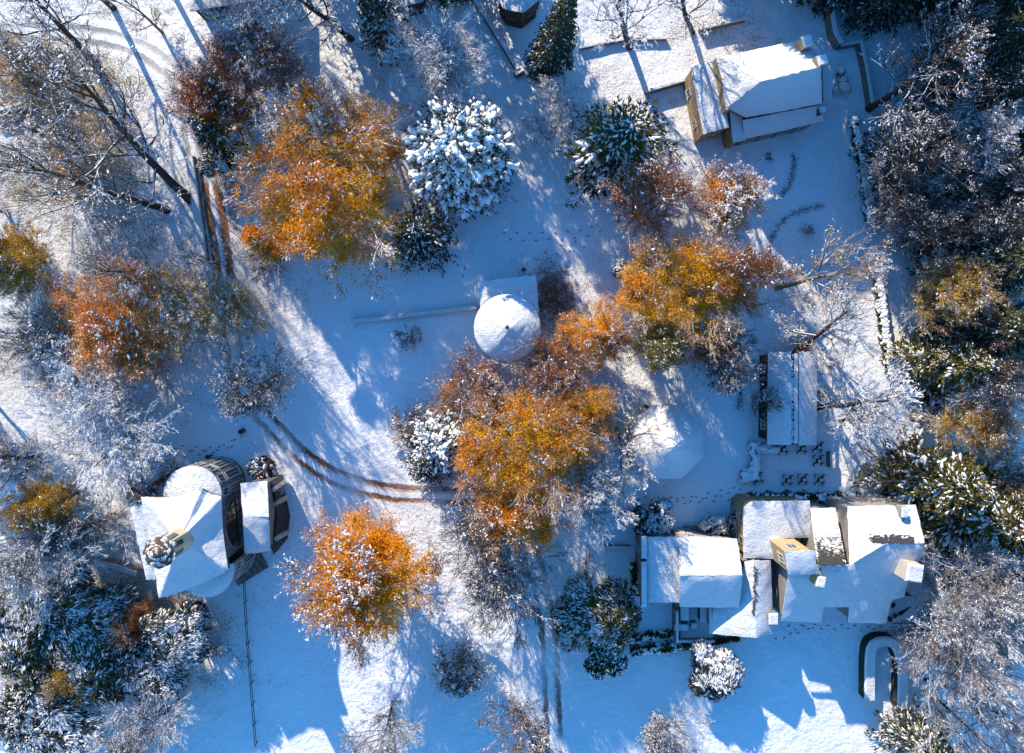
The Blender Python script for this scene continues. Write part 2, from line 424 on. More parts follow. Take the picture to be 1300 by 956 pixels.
def conifer(name, seed, h, R, mats, nb=190, droop=0.25, snow=1.0, snowsize=0.2, blades=5, blen=0.5, shape=1.0, base=0.06, spray=13, bare_dead=0, round_top=0.0, needle_w=0.16, elong=3.2, spiky=0.7):
    rng = np.random.default_rng(seed)
    tm = MB(); cm = MB()
    P, Rr = grow(rng, np.array([[0, 0, -0.3]]), np.array([[0, 0, 1.0]]), np.array([h*0.99]), np.array([0.02*h+0.05]), K=8, wob=0.01, up=0.3)
    Rr = (0.018*h+0.06)*np.linspace(1.2, 0.12, 8)[None]
    tm.add(*tubes(P, Rr, 8), smooth=True)
    t = base+(0.985-base)*(np.arange(nb)+rng.uniform(0, 1, nb))/nb
    az = np.arange(nb)*2.399+rng.uniform(-0.3, 0.3, nb)
    prof = (1-t)**shape
    if round_top: prof = np.sqrt(np.clip(1-((t-0.35)/0.66)**2, 0.02, 1))
    Ls = R*prof*rng.uniform(spiky, 1.12, nb)*(0.75+0.25*np.clip(t/0.15, 0, 1))+0.35
    el = np.radians(-8+40*t+rng.uniform(-8, 8, nb))
    dd = np.stack([np.cos(az)*np.cos(el), np.sin(az)*np.cos(el), np.sin(el)], 1)
    p0 = np.stack([np.zeros(nb), np.zeros(nb), t*h], 1)
    K = 6
    B = np.zeros((nb, K, 3)); B[:, 0] = p0; d = dd.copy()
    for k in range(1, K):
        d = unit(d+np.array([0, 0, -droop*0.35])+rng.normal(size=(nb, 3))*0.05)
        if k > 3: d = unit(d+np.array([0, 0, droop*0.5]))
        B[:, k] = B[:, k-1]+d*(Ls/(K-1))[:, None]
    BR = np.clip(Ls*0.012+0.01, 0.015, 0.07)[:, None]*np.linspace(1, 0.4, K)[None]
    tm.add(*tubes(B, BR, 4), smooth=True)
    # side sprays
    n = spray
    tt = (np.arange(n)[None]+rng.uniform(0, 1, (nb, n)))/n*0.88+0.12
    x = tt*(K-1); i = np.clip(x.astype(int), 0, K-2); fr = (x-i)[..., None]; idx = np.arange(nb)[:, None]
    sp = B[idx, i]*(1-fr)+B[idx, i+1]*fr
    tan = unit(B[idx, i+1]-B[idx, i])
    side = unit(np.cross(tan, np.array([0, 0, 1.0])))*np.where(np.arange(n)[None, :, None] % 2 == 0, 1, -1)
    sd = unit(tan*1.1+side*rng.uniform(0.2, 0.8, (nb, n, 1))+np.array([0, 0, -0.12])+rng.normal(size=(nb, n, 3))*0.12)
    sl = (Ls[:, None]*0.30*(1.15-tt*0.75)*rng.uniform(0.7, 1.2, (nb, n))+0.16)
    sp = sp.reshape(-1, 3); sd = sd.reshape(-1, 3); sl = sl.ravel()
    M = len(sp)
    tipp = sp+sd*sl[:, None]
    # needles: narrow kites leaving the spray
    for b in range(blades):
        f = rng.uniform(0.05, 1.0, M)[:, None]
        c = sp+(tipp-sp)*f
        dv = unit(sd+rng.normal(size=(M, 3))*0.55+np.array([0, 0, -0.05]))
        ln = np.clip(sl*0.8, 0.22, blen)*rng.uniform(0.7, 1.2, M)
        s = unit(np.cross(dv, np.array([0, 0, 1.0])+rng.normal(size=(M, 3))*0.5))
        w = (needle_w*rng.uniform(0.6, 1.2, M))[:, None]
        V = np.stack([c, c+dv*ln[:, None]*0.45+s*w*0.5, c+dv*ln[:, None], c+dv*ln[:, None]*0.45-s*w*0.5], 1).reshape(-1, 3)
        hv = np.clip(0.5+0.25*np.sin(c[:, 0]*1.1+seed)+0.2*np.cos(c[:, 1]*0.9)+rng.normal(size=M)*0.15, 0, 1)
        cm.add(V, np.arange(M*4).reshape(M, 4), mat=0, attr=hv)
    # snow pads along sprays
    ns = int(M*snow)
    pick = rng.choice(M, ns, replace=ns > M)
    f = rng.uniform(0.2, 1.0, ns)[:, None]
    C = sp[pick]+(tipp[pick]-sp[pick])*f+np.array([0, 0, 0.05])
    ax = np.arctan2(sd[pick][:, 1], sd[pick][:, 0])
    V, F = lumps(rng, C, snowsize*np.minimum(rng.lognormal(-0.1, 0.4, ns), 1.6)*np.clip(sl[pick]/0.8, 0.45, 1.2), 0.6, ax, elong)
    cm.add(V, F, mat=1, smooth=True)
    f = R/np.quantile(np.hypot(tipp[:, 0], tipp[:, 1]), 0.985)
    for b_ in (tm, cm): b_.v = [a*np.array([f, f, 1.0], np.float32) for a in b_.v]
    return tm.build(name+'_trunk', [mats[0]]), cm.build(name+'_crown', [mats[1], LUMP])

def evergreen(name, seed, h, R, mats, nleaf=14000, leafsize=0.16, snow=900, snowsize=0.2, nst=9, lobes=16, strand=False):
    """broad evergreen bush: lobed dome of leaf faces, snow on the upper side"""
    rng = np.random.default_rng(seed)
    tm = MB(); cm = MB()
    az = rng.uniform(0, 2*PI, nst); el = np.radians(rng.uniform(35, 85, nst))
    D = np.stack([np.cos(az)*np.cos(el), np.sin(az)*np.cos(el), np.sin(el)], 1)
    P, Rr = grow(rng, np.zeros((nst, 3))-np.array([0, 0, 0.1]), D*np.array([R, R, h]), np.full(nst, 0.7*h), np.full(nst, 0.06*h**0.5), K=5)
    tm.add(*tubes(P, Rr, 5), smooth=True)
    la = rng.uniform(0, 2*PI, lobes); lr = np.sqrt(rng.uniform(0, 1, lobes))*0.66
    lc = np.stack([np.cos(la)*lr*R, np.sin(la)*lr*R, h*(0.34+0.40*np.sqrt(np.clip(1-lr**2, 0, 1))*rng.uniform(0.7, 1.1, lobes))], 1)
    ls = R*rng.uniform(0.26, 0.42, lobes)
    k = rng.integers(0, lobes, nleaf)
    dv = unit(rng.normal(size=(nleaf, 3))); dv[:, 2] = np.abs(dv[:, 2])*1.0-0.35; dv = unit(dv)
    rad = ls[k]*rng.uniform(0.55, 1.08, nleaf)
    C = lc[k]+dv*rad[:, None]*np.array([1, 1, min(1.0, h/R*0.6)]); C[:, 2] = np.maximum(C[:, 2], 0.05)
    if strand:      # arching sprays that all hang outwards from the crest of their lobe
        out = dv.copy(); out[:, 2] = -0.25; out[:, :2] += np.array([0.5, -0.35])
        V, F = quads(rng, C, leafsize*rng.uniform(0.6, 1.3, nleaf), normal=dv, spread=0.22, elong=4.2, direc=unit(out))
    else:
        V, F = quads(rng, C, leafsize*rng.uniform(0.6, 1.3, nleaf), normal=dv, spread=0.6, elong=1.9)
    hv = np.clip(0.5+0.3*np.sin(k*2.1)+rng.normal(size=nleaf)*0.2, 0, 1)
    cm.add(V, F, mat=0, attr=hv)
    k = rng.integers(0, lobes, snow); dv = unit(rng.normal(size=(snow, 3))); dv[:, 2] = np.abs(dv[:, 2]); dv = unit(dv+np.array([0, 0, 0.25]))
    C = lc[k]+dv*(ls[k]*rng.uniform(0.85, 1.08, snow))[:, None]*np.array([1, 1, min(1.0, h/R*0.6)])
    V, F = lumps(rng, C, .8*snowsize*rng.lognormal(-0.1, 0.4, snow), 0.5, None, 2.4)
    cm.add(V, F, mat=1, smooth=True)
    return tm.build(name+'_stem', [mats[0]]), cm.build(name+'_foliage', [mats[1], LUMP])

BK = mat_bark('bark_dark', (0.075, 0.055, 0.045), 0.55, 0.3)
BKP = mat_bark('bark_pale', (0.21, 0.15, 0.095), 0.75, 0.3)
TWF = mat_bark('twigs_frosted', (0.20, 0.155, 0.15), 0.33, 0.45)
TWH = mat_bark('twigs_half_frosted', (0.15, 0.10, 0.08), 0.85, 0.35)
TWR = mat_bark('twigs_reddish', (0.24, 0.14, 0.10), 0.80, 0.35)
TWT = mat_bark('twigs_tan', (0.30, 0.20, 0.11), 0.7, 0.35)
TWD = mat_bark('twigs_dark', (0.09, 0.065, 0.06), 0.72, 0.35)
LO = mat_leaf('leaves_orange', [(0.30, 0.10, 0.03), (0.66, 0.21, 0.02), (0.92, 0.38, 0.015), (0.95, 0.55, 0.03)])
LR = mat_leaf('leaves_russet', [(0.14, 0.045, 0.02), (0.36, 0.10, 0.025), (0.58, 0.18, 0.025), (0.68, 0.27, 0.04)])
LOB = mat_leaf('leaves_bright_orange', [(0.34, 0.12, 0.03), (0.78, 0.29, 0.02), (0.93, 0.47, 0.015), (0.95, 0.62, 0.04)])
LPK = mat_leaf('leaves_faded_orange', [(0.42, 0.15, 0.05), (0.72, 0.26, 0.06), (0.85, 0.38, 0.08), (0.80, 0.48, 0.12)])
LG = mat_leaf('leaves_golden_olive', [(0.22, 0.12, 0.02), (0.48, 0.28, 0.025), (0.74, 0.45, 0.03), (0.74, 0.38, 0.04)])
LP = mat_leaf('leaves_pale_green', [(0.14, 0.15, 0.06), (0.30, 0.27, 0.08), (0.45, 0.33, 0.10)])
NG = mat_leaf('needles_dark_green', [(0.03, 0.042, 0.035), (0.05, 0.06, 0.042), (0.09, 0.09, 0.045)], 0.1, 1.15)
NY = mat_leaf('needles_yellow_green', [(0.045, 0.045, 0.022), (0.11, 0.10, 0.035), (0.24, 0.19, 0.045)], 0.2, 1.15)
EV = mat_leaf('evergreen_leaves', [(0.02, 0.03, 0.015), (0.05, 0.07, 0.02), (0.13, 0.14, 0.03)], 0.15, 1.2)
EVF = mat_leaf('frosted_evergreen_leaves', [(0.025, 0.03, 0.025), (0.05, 0.055, 0.035), (0.10, 0.085, 0.05)], 0.15, 0.70)
EVO = mat_leaf('olive_evergreen_leaves', [(0.04, 0.045, 0.02), (0.09, 0.09, 0.03), (0.20, 0.16, 0.04)], 0.15, 0.85)
BR_ = mat_leaf('brown_leaves', [(0.05, 0.03, 0.02), (0.12, 0.06, 0.03), (0.2, 0.1, 0.04)], 0.2)

PROTO = {}
def P_(key, kind, maker, **kw):
    PROTO[key] = (kind, kw['h'], kw['R'], maker(key, **kw))
# key: orange / russet / golden autumn trees, frosted and bare trees, conifers, bushes
P_('or1', 'autumn_tree', deciduous, seed=3, h=16, R=7.0, n1=36, mats=[BK, TWR, LO], leaf=70000, lumps_n=1500, lump=0.04, leaf_patches=11, leaf_sigma=0.42, trunks=3, leaf_in=0.85)
P_('or2', 'autumn_tree', deciduous, seed=14, h=15, R=6.5, mats=[BK, TWR, LO], leaf=42000, lumps_n=1800, leaf_patches=7, leaf_sigma=0.4, lump=0.048)
P_('ru1', 'autumn_tree', deciduous, seed=21, h=14, R=6, mats=[BK, TWR, LR], leaf=36000, lumps_n=1600, lump=0.045, leaf_patches=8, leaf_sigma=0.38)
P_('ru2', 'autumn_tree', deciduous, seed=29, h=13, R=6, mats=[BK, TWR, LR], leaf=9000, lumps_n=1200, lump=.05, leaf_patches=5, trunks=3)
P_('or5', 'autumn_tree', deciduous, seed=23, h=15, R=7.0, n1=36, mats=[BK, TWR, LOB], leaf=70000, lumps_n=1600, lump=0.04, leaf_patches=10, leaf_sigma=0.4, trunks=3, leaf_in=0.85)
P_('or3', 'autumn_tree', deciduous, seed=17, h=14, R=6.5, mats=[BK, TWR, LO], leaf=56000, lumps_n=3000, lump=0.045, leaf_patches=8, leaf_sigma=0.4, leaf_in=0.6, n1=26)
P_('or4', 'autumn_tree', deciduous, seed=18, h=14, R=6.5, mats=[BK, TWT, LPK], leaf=70000, lumps_n=2600, lump=0.045, leaf_patches=8, leaf_sigma=0.45, leaf_in=0.8)
P_('or6', 'autumn_tree', deciduous, seed=19, h=9, R=4.5, mats=[BK, TWF, LPK], leaf=26000, lumps_n=5000, lump=0.045, leaf_patches=4, leaf_sigma=0.4, leaf_in=0.55)
P_('ev4', 'evergreen_bush', evergreen, seed=185, h=7, R=5.5, mats=[BK, EVO], snow=260, snowsize=0.08, nleaf=34000, leafsize=0.14, lobes=34, strand=True)
P_('go1', 'autumn_tree', deciduous, seed=33, h=14, R=6, mats=[BK, TWH, LG], leaf=32000, lumps_n=900, lump=.045, leaf_patches=8, leaf_sigma=0.4)
P_('go2', 'autumn_tree', deciduous, seed=35, h=14, R=6, mats=[BKP, TWT, LG], leaf=14000, lumps_n=1000, lump=.05, leaf_patches=5)
P_('pg1', 'autumn_tree', deciduous, seed=38, h=10, R=4, mats=[BK, TWT, LP], leaf=18000, lumps_n=700, lump=.05, leaf_patches=7, n3=5)
P_('fr1', 'frosted_tree', deciduous, seed=41, h=16, R=7, mats=[BK, TWF], lumps_n=3200, lump=0.036, twig=0.0135, trunks=3)
P_('fr2', 'frosted_tree', deciduous, seed=44, h=15, R=6.5, mats=[BK, TWF], lumps_n=2800, lump=0.038, twig=0.0135, low=25)
P_('fr3', 'frosted_tree', deciduous, seed=47, h=12, R=5, mats=[BK, TWH], lumps_n=3600, lump=0.034, twig=0.0145, n3=6, trunks=3)
P_('ba1', 'bare_tree', deciduous, seed=51, h=20, R=7, mats=[BK, TWH], lumps_n=900, lump=0.045, n1=14, n2=6, n3=5, n4=4, n5=2, split=0.38, twig=0.0155)
P_('ba2', 'bare_tree', deciduous, seed=54, h=19, R=6.5, mats=[BK, TWF], lumps_n=1100, lump=0.05, n1=12, n2=6, n3=5, n4=4, n5=2, split=0.3, twig=0.016)
P_('ta1', 'bare_tree', deciduous, seed=57, h=14, R=6, mats=[BKP, TWT], lumps_n=900, lump=0.05, n1=12, n2=6, n3=6, n4=4, n5=2, split=0.15, twig=0.014)
P_('da1', 'bare_tree', deciduous, seed=61, h=15, R=7, mats=[BK, TWD, BR_], leaf=6000, lumps_n=1300, lump=0.05, n3=6, trunks=2, leaf_patches=8)
P_('sp1', 'conifer_tree', conifer, seed=71, h=24, R=4.2, mats=[BK, NG], nb=300, snow=0.3, snowsize=0.09, droop=0.5, spray=11, needle_w=0.2)
P_('sp2', 'conifer_tree', conifer, seed=73, h=13, R=5.5, mats=[BK, NG], nb=170, snow=0.42, snowsize=0.11, droop=0.2, needle_w=0.17, spiky=0.5)
P_('yc2', 'conifer_tree', conifer, seed=74, h=13, R=5.8, mats=[BK, NY], nb=150, snow=0.42, snowsize=0.13, droop=0.22, needle_w=0.17, spiky=0.45, blades=6)
P_('ce1', 'conifer_tree', conifer, seed=76, h=15, R=6.5, mats=[BK, NG], nb=230, snow=0.62, snowsize=0.25, droop=0.3, spray=12, round_top=1, blades=7, elong=1.7)
P_('yc1', 'conifer_tree', conifer, seed=79, h=13, R=6, mats=[BK, NY], nb=210, snow=0.35, snowsize=0.13, spiky=0.5, droop=0.25, needle_w=0.2, blades=6)
P_('ev1', 'evergreen_bush', evergreen, seed=81, h=4, R=3.5, mats=[BK, EV], snow=700, snowsize=0.09)
P_('ev2', 'evergreen_bush', evergreen, seed=83, h=3, R=2.6, mats=[BK, EVF], snow=160, snowsize=0.09, nleaf=15000, leafsize=.10, strand=True)
P_('ev3', 'evergreen_bush', evergreen, seed=85, h=7, R=5.5, mats=[BK, EVF], snow=260, snowsize=0.08, nleaf=30000, leafsize=0.15, lobes=30, strand=True)
P_('br1', 'brown_bush', evergreen, seed=87, h=2.4, R=2.4, mats=[BK, BR_], snow=240, snowsize=0.13, nleaf=9000)
P_('sh1', 'frosted_bush', deciduous, seed=91, h=3.2, R=2.4, mats=[BK, TWH], lumps_n=1500, lump=0.035, n1=12, n2=6, n3=6, n4=4, n5=2, split=0.08, twig=0.012, trunks=4, trunk_r=0.07)
P_('sh2', 'frosted_bush', deciduous, seed=93, h=4.5, R=3.6, mats=[BK, TWF, BR_], leaf=3500, leafsize=0.12, lumps_n=2400, lump=0.045, n1=14, n2=6, n3=6, n4=5, n5=2, split=0.08, twig=0.016, trunks=4, trunk_r=0.09)

PARTN = {'evergreen_bush': ('stem', 'foliage'), 'brown_bush': ('stem', 'foliage'), 'frosted_bush': ('stem', 'foliage')}
CATN = {'autumn_tree': 'tree', 'frosted_tree': 'tree', 'bare_tree': 'tree', 'conifer_tree': 'conifer', 'evergreen_bush': 'bush', 'brown_bush': 'bush', 'frosted_bush': 'bush'}
GRPN = {'autumn_tree': 'autumn trees in the park', 'frosted_tree': 'frosted leafless trees', 'bare_tree': 'bare trees', 'conifer_tree': 'snow-dusted conifers',
        'evergreen_bush': 'snowy evergreen bushes', 'brown_bush': 'brown bushes', 'frosted_bush': 'frosted bushes'}
_tr = random.Random(5)
def plant(key, cx, cy, r, h, label, base=None, sy=1.0, rz=None, name=None, group=None):
    """crown centre and radius in survey pixels, height in metres; base: pixel of the foot of the trunk where it is seen"""
    kind, ph, pR, (tme, cme) = PROTO[key]
    if base is None:
        mid = 0.55*h
        x, y, _ = W(cx, cy, mid)
        k = (H-mid)/H
    else:
        x, y, _ = W(base[0], base[1], 0); k = (H-0.6*h)/H
    R = r*S*k
    o = root(name or kind, label, CATN[kind], (x, y, float(gh(x, y))-0.05), _tr.uniform(0, 6.28) if rz is None else rz, group or GRPN[kind])
    o.scale = (R/pR, R/pR*sy, h/ph)
    if base is not None:
        # a leaning trunk: tip the tree towards where its crown is seen
        tx, ty, _ = W(cx, cy, 0.6*h)
        dx, dy = tx-x, ty-y
        ang = math.atan2(math.hypot(dx, dy), 0.6*h); ang = min(ang, math.radians(28))
        o.rotation_mode = 'QUATERNION'
        from mathutils import Quaternion
        ax = Vector((-dy, dx, 0)); ax.normalize()
        o.rotation_quaternion = Quaternion(ax, ang) @ Quaternion((0, 0, 1), _tr.uniform(0, 6.28))
    a, b = PARTN.get(kind, ('trunk', 'crown'))
    link(a, tme, o); link(b, cme, o)
    return o
# ---------------------------------------------------------------- ground
GROUND = mat_ground()
THIN_DARK = [  # cx, cy, rx, ry, strength  (photo survey pixels): worn, windblown or grassy patches, and brown that darkens the woods
 (60, 110, 110, 70, 1.7), (60, 230, 120, 60, 1.3), (150, 290, 130, 90, .9), (90, 440, 100, 60, 1.4), (190, 480, 130, 80, .55), (320, 340, 70, 80, .45),
 (120, 20, 60, 30, .7), (380, 400, 60, 90, .3), (760, 130, 110, 90, .55), (900, 40, 120, 50, .6), (480, 90, 90, 60, .35),
 (700, 380, 60, 60, .9), (800, 350, 40, 60, .5), (170, 690, 60, 40, .6), (620, 480, 60, 40, .4), (720, 470, 60, 60, .6),
 (1230, 140, 70, 110, 2.2), (1250, 300, 80, 110, 2.4), (1170, 215, 60, 60, 2.2), (1255, 430, 70, 70, 2.2), (1240, 640, 80, 70, 2.2), (1250, 780, 90, 90, 1.8), (1200, 440, 70, 60, .5), (1150, 600, 60, 40, .8), (120, 810, 140, 80, 2.2), (620, 700, 100, 90, .35),  # strong spots put the dark under the woods and thicket into the ground colour
 (340, 560, 60, 50, .3), (270, 300, 60, 120, .5), (1060, 350, 60, 60, .35), (560, 560, 60, 60, .5), (1010, 40, 60, 40, .4), (640, 60, 40, 60, .3)]
LIT = [(285, 250, 30, 90, .8), (335, 345, 45, 50, .45), (700, 375, 40, 50, .9), (285, 180, 30, 50, .5), (420, 300, 70, 40, .35), (770, 420, 60, 50, .45),
       (60, 120, 60, 50, .5), (320, 600, 25, 14, .4), (1240, 150, 60, 60, .6), (1150, 610, 50, 25, .9), (560, 460, 50, 30, .3), (130, 200, 60, 40, .4), (90, 440, 80, 60, .35), (690, 640, 90, 70, .3)]
def field(px, py, spots):
    v = np.zeros_like(px)
    for cx, cy, rx, ry, s in spots:
        v = np.maximum(v, s*np.exp(-(((px-cx)/rx)**2+((py-cy)/ry)**2)*0.9))
    return v
def make_ground():
    fx = np.concatenate([-np.geomspace(1600, 76, 22), np.linspace(-72, 72, 420), np.geomspace(76, 1600, 22)])
    fy = np.concatenate([-np.geomspace(1600, 66, 22), np.linspace(-62, 62, 360), np.geomspace(66, 1600, 22)])
    X, Y = np.meshgrid(fx, fy)
    Z = gh(X, Y)+0.015*np.sin(X*2.1+np.sin(Y*1.3))*np.cos(Y*1.9+X*0.4)
    nx, ny = len(fx), len(fy)
    V = np.stack([X, Y, Z], -1).reshape(-1, 3)
    i = (np.arange(ny-1)[:, None]*nx+np.arange(nx-1)[None]).ravel()
    F = np.stack([i, i+1, i+nx+1, i+nx], 1)
    mb = MB(); mb.add(V, F, smooth=True)
    me = mb.build('ground', [GROUND])
    px = V[:, 0]/S+CX; py = CY-V[:, 1]/S
    for nm, sp in (('thin', THIN_DARK), ('litter', LIT)):
        a = me.attributes.new(nm, 'FLOAT', 'POINT'); a.data.foreach_set('value', field(px, py, sp).astype(np.float32))
    tag(link('ground', me), kind='structure')
make_ground()

def smooth_line(pts, step=0.4):
    """Catmull-Rom through world points, evenly resampled"""
    P = np.array(pts, float); Q = np.vstack([2*P[0]-P[1], P, 2*P[-1]-P[-2]])
    out = []
    for i in range(1, len(Q)-2):
        t = np.linspace(0, 1, 16, endpoint=False)[:, None]
        out.append(0.5*((2*Q[i])+(-Q[i-1]+Q[i+1])*t+(2*Q[i-1]-5*Q[i]+4*Q[i+1]-Q[i+2])*t**2+(-Q[i-1]+3*Q[i]-3*Q[i+1]+Q[i+2])*t**3))
    out = np.vstack(out+[P[-1:]])
    L_ = np.concatenate([[0], np.cumsum(np.linalg.norm(np.diff(out, axis=0), axis=1))])
    s = np.linspace(0, L_[-1], max(2, int(L_[-1]/step)))
    return np.stack([np.interp(s, L_, out[:, k]) for k in range(out.shape[1])], 1), s
def path(name, pix, width, mat, lift=0.035):
    P, s = smooth_line([WG(*p)[:2] for p in pix])
    T = unit(np.gradient(P, axis=0)); Nn = np.stack([-T[:, 1], T[:, 0]], 1)
    us = np.linspace(-width/2, width/2, 11)
    V = []; 
    for u in us:
        q = P+Nn*u
        z = gh(q[:, 0], q[:, 1])+lift-0.05*(abs(u) > width/2-0.01)-0.03*np.exp(-((abs(u)-.74)/.2)**2)
        V.append(np.column_stack([q, z]))
    V = np.stack(V, 1); n, m = V.shape[:2]
    i = (np.arange(n-1)[:, None]*m+np.arange(m-1)[None]).ravel()
    F = np.stack([i, i+1, i+m+1, i+m], 1)[:, ::-1]
    mb = MB(); mb.add(V.reshape(-1, 3), F, smooth=True)
    me = mb.build(name, [mat])
    uvl = me.uv_layers.new(name='UVMap')
    li = np.empty(len(me.loops), np.int32); me.loops.foreach_get('vertex_index', li)
    UV = np.stack([np.broadcast_to(us[None], (n, m)).ravel(), np.repeat(s, m)], 1)
    uvl.data.foreach_set('uv', UV[li].astype(np.float32).ravel())
    return tag(link(name, me), kind='structure')
PM = mat_path(); PMD = mat_path((0.13, 0.07, 0.045), 0.9, 'path_snow_dark'); RM = mat_path((0.30, 0.28, 0.28), 0.8, 'road_snow')
path('path', [(262, 185), (268, 240), (277, 300), (287, 375)], 3.0, mat_path((0.42, 0.19, 0.10), 1.5, 'path_snow_leafy', -0.02))
path('path', [(287, 375), (296, 440), (312, 500), (345, 540), (385, 580), (430, 607), (490, 624), (560, 629), (620, 629), (700, 640)], 3.0, PM)
path('path', [(675, 700), (690, 760), (698, 820), (700, 870), (704, 960)], 3.0, PMD)
path('road', [(-60, 55), (20, 42), (90, 42), (160, 55), (205, 80), (228, 105), (240, 150), (248, 200)], 4.4, RM)

# ---------------------------------------------------------------- snow covers and roof slabs
RSNOW = mat_snow(); RPATCH = mat_snow('patchy_roof_snow', 0.12)
SLATE = mat_plain('slate', (0.10, 0.095, 0.09), (0.06, 0.055, 0.05), 6)
SAND = mat_stone('sandstone', (0.46, 0.34, 0.21), (0.36, 0.26, 0.16), (0.28, 0.22, 0.16))
STONE = mat_stone('grey_stone', (0.30, 0.27, 0.24), (0.20, 0.18, 0.165), (0.16, 0.15, 0.14))
RENDERW = mat_plain('grey_render', (0.30, 0.29, 0.28), (0.22, 0.21, 0.20), 1.2)
PALE = mat_plain('pale_plaster', (0.50, 0.46, 0.38), (0.40, 0.36, 0.30), 1.5)
PALEW = mat_plain('pale_warm_plaster', (0.55, 0.46, 0.33), (0.42, 0.35, 0.25), 1.5)
OCHRE = mat_plain('ochre_plaster', (0.44, 0.33, 0.18), (0.36, 0.27, 0.15), 1.5)
WOOD = mat_plain('brown_boards', (0.13, 0.075, 0.04), (0.07, 0.04, 0.025), 8)
DARKW = mat_plain('dark_timber', (0.05, 0.035, 0.03), (0.025, 0.02, 0.018), 5)
METAL = mat_plain('dark_metal', (0.04, 0.04, 0.045), None, 5, 0.45, 0.0, 0.5)
BLACKM = mat_plain('black_cover', (0.03, 0.03, 0.035), None, 3)
VILLA = mat_plain('weathered_villa_plaster', (0.27, 0.24, 0.20), (0.16, 0.145, 0.13), 1.3)
GLASS = mat_glass()
_rs = np.random.default_rng(99)
def vn(x, y, s=1.0, seed=0.0):
    return (np.sin(x*1.7*s+seed)*np.cos(y*1.9*s-seed*1.3)+0.6*np.sin(x*3.1*s+y*2.3*s+seed*2)+0.4*np.cos(x*5.3*s-y*4.7*s+seed))/2.0
def plane_fit(P):
    A = np.column_stack([P[:, 0], P[:, 1], np.ones(len(P))]); c, *_ = np.linalg.lstsq(A, P[:, 2], rcond=None)
    return lambda x, y: c[0]*x+c[1]*y+c[2]
def cover(mb, poly, t=0.17, grid=0.45, mat=0, seed=0.0, edge=0.6, lift=0.004):
    """a blanket of snow over a planar polygon: rounded rim, uneven top"""
    P = np.array(poly, float); zf = plane_fit(P)
    B = []
    n = len(P)
    for i in range(n):
        a, b = P[i], P[(i+1) % n]; m = max(1, int(np.linalg.norm((b-a)[:2])/grid))
        for k in range(m): B.append(a+(b-a)*k/m)
    B = np.array(B); cen = P[:, :2].mean(0)
    ow = unit(B[:, :2]-cen)*(0.05+0.06*vn(B[:, 0], B[:, 1], 2.1, seed+4))[:, None]
    B[:, :2] += ow
    x0, y0 = P[:, :2].min(0); x1, y1 = P[:, :2].max(0)
    gx, gy = np.meshgrid(np.arange(x0+grid*.5, x1, grid), np.arange(y0+grid*.5, y1, grid))
    G = np.stack([gx.ravel(), gy.ravel()], 1)+_rs.uniform(-.1, .1, (gx.size, 2))*grid
    # inside test + distance to edge
    ins = np.zeros(len(G), bool); dist = np.full(len(G), 1e9)
    for i in range(n):
        a, b = P[i, :2], P[(i+1) % n, :2]
        cond = ((a[1] > G[:, 1]) != (b[1] > G[:, 1]))
        xi = (b[0]-a[0])*(G[:, 1]-a[1])/((b[1]-a[1]) if b[1] != a[1] else 1e-9)+a[0]
        ins ^= cond & (G[:, 0] < xi)
        ab = b-a; tt = np.clip(((G-a)@ab)/(ab@ab+1e-9), 0, 1); dd = np.linalg.norm(G-(a+tt[:, None]*ab), axis=1); dist = np.minimum(dist, dd)
    keep = ins & (dist > grid*.35); G = G[keep]; dist = dist[keep]
    pts = [Vector((p[0], p[1])) for p in B]+[Vector((p[0], p[1])) for p in G]
    nb = len(B)
    res = mgeo.delaunay_2d_cdt(pts, [], [list(range(nb))], 1, 1e-5)
    vs = np.array([[v.x, v.y] for v in res[0]]); orig = res[3]
    dmap = np.zeros(len(vs)); isb = np.zeros(len(vs), bool)
    for i, o in enumerate(orig):
        j = o[0] if o else 0
        if j < nb: isb[i] = True
        else: dmap[i] = dist[j-nb]
    zb = zf(vs[:, 0], vs[:, 1])+lift
    th = t*(0.35+0.75*np.clip(dmap/edge, 0, 1)**0.5)*(1+0.35*vn(vs[:, 0], vs[:, 1], 0.8, seed))
    th = np.where(isb, t*0.35*(1+0.5*vn(vs[:, 0], vs[:, 1], 1.4, seed)), th)
    top = np.column_stack([vs, zb+th])
    F = [list(f) for f in res[2] if len(f) == 3]
    if not F: return
    F = np.array(F)
    # make them face up
    a, b, c = top[F[:, 0]], top[F[:, 1]], top[F[:, 2]]
    cr = (b[:, 0]-a[:, 0])*(c[:, 1]-a[:, 1])-(b[:, 1]-a[:, 1])*(c[:, 0]-a[:, 0])
    F[cr < 0] = F[cr < 0][:, ::-1]
    mb.add(top, F, mat, smooth=True)
    # skirt down to the tiles
    area = sum(P[i][0]*P[(i+1) % n][1]-P[(i+1) % n][0]*P[i][1] for i in range(n))
    Bt = np.column_stack([B[:, :2], zf(B[:, 0], B[:, 1])+lift+t*0.35*(1+0.5*vn(B[:, 0], B[:, 1], 1.4, seed))])
    Bb = np.column_stack([B[:, :2], zf(B[:, 0], B[:, 1])+lift])
    SV = np.vstack([Bt, Bb]); i = np.arange(nb); j = (i+1) % nb
    SF = np.stack([i, i+nb, j+nb, j], 1)
    if area < 0: SF = SF[:, ::-1]
    mb.add(SV, SF, mat, smooth=False)
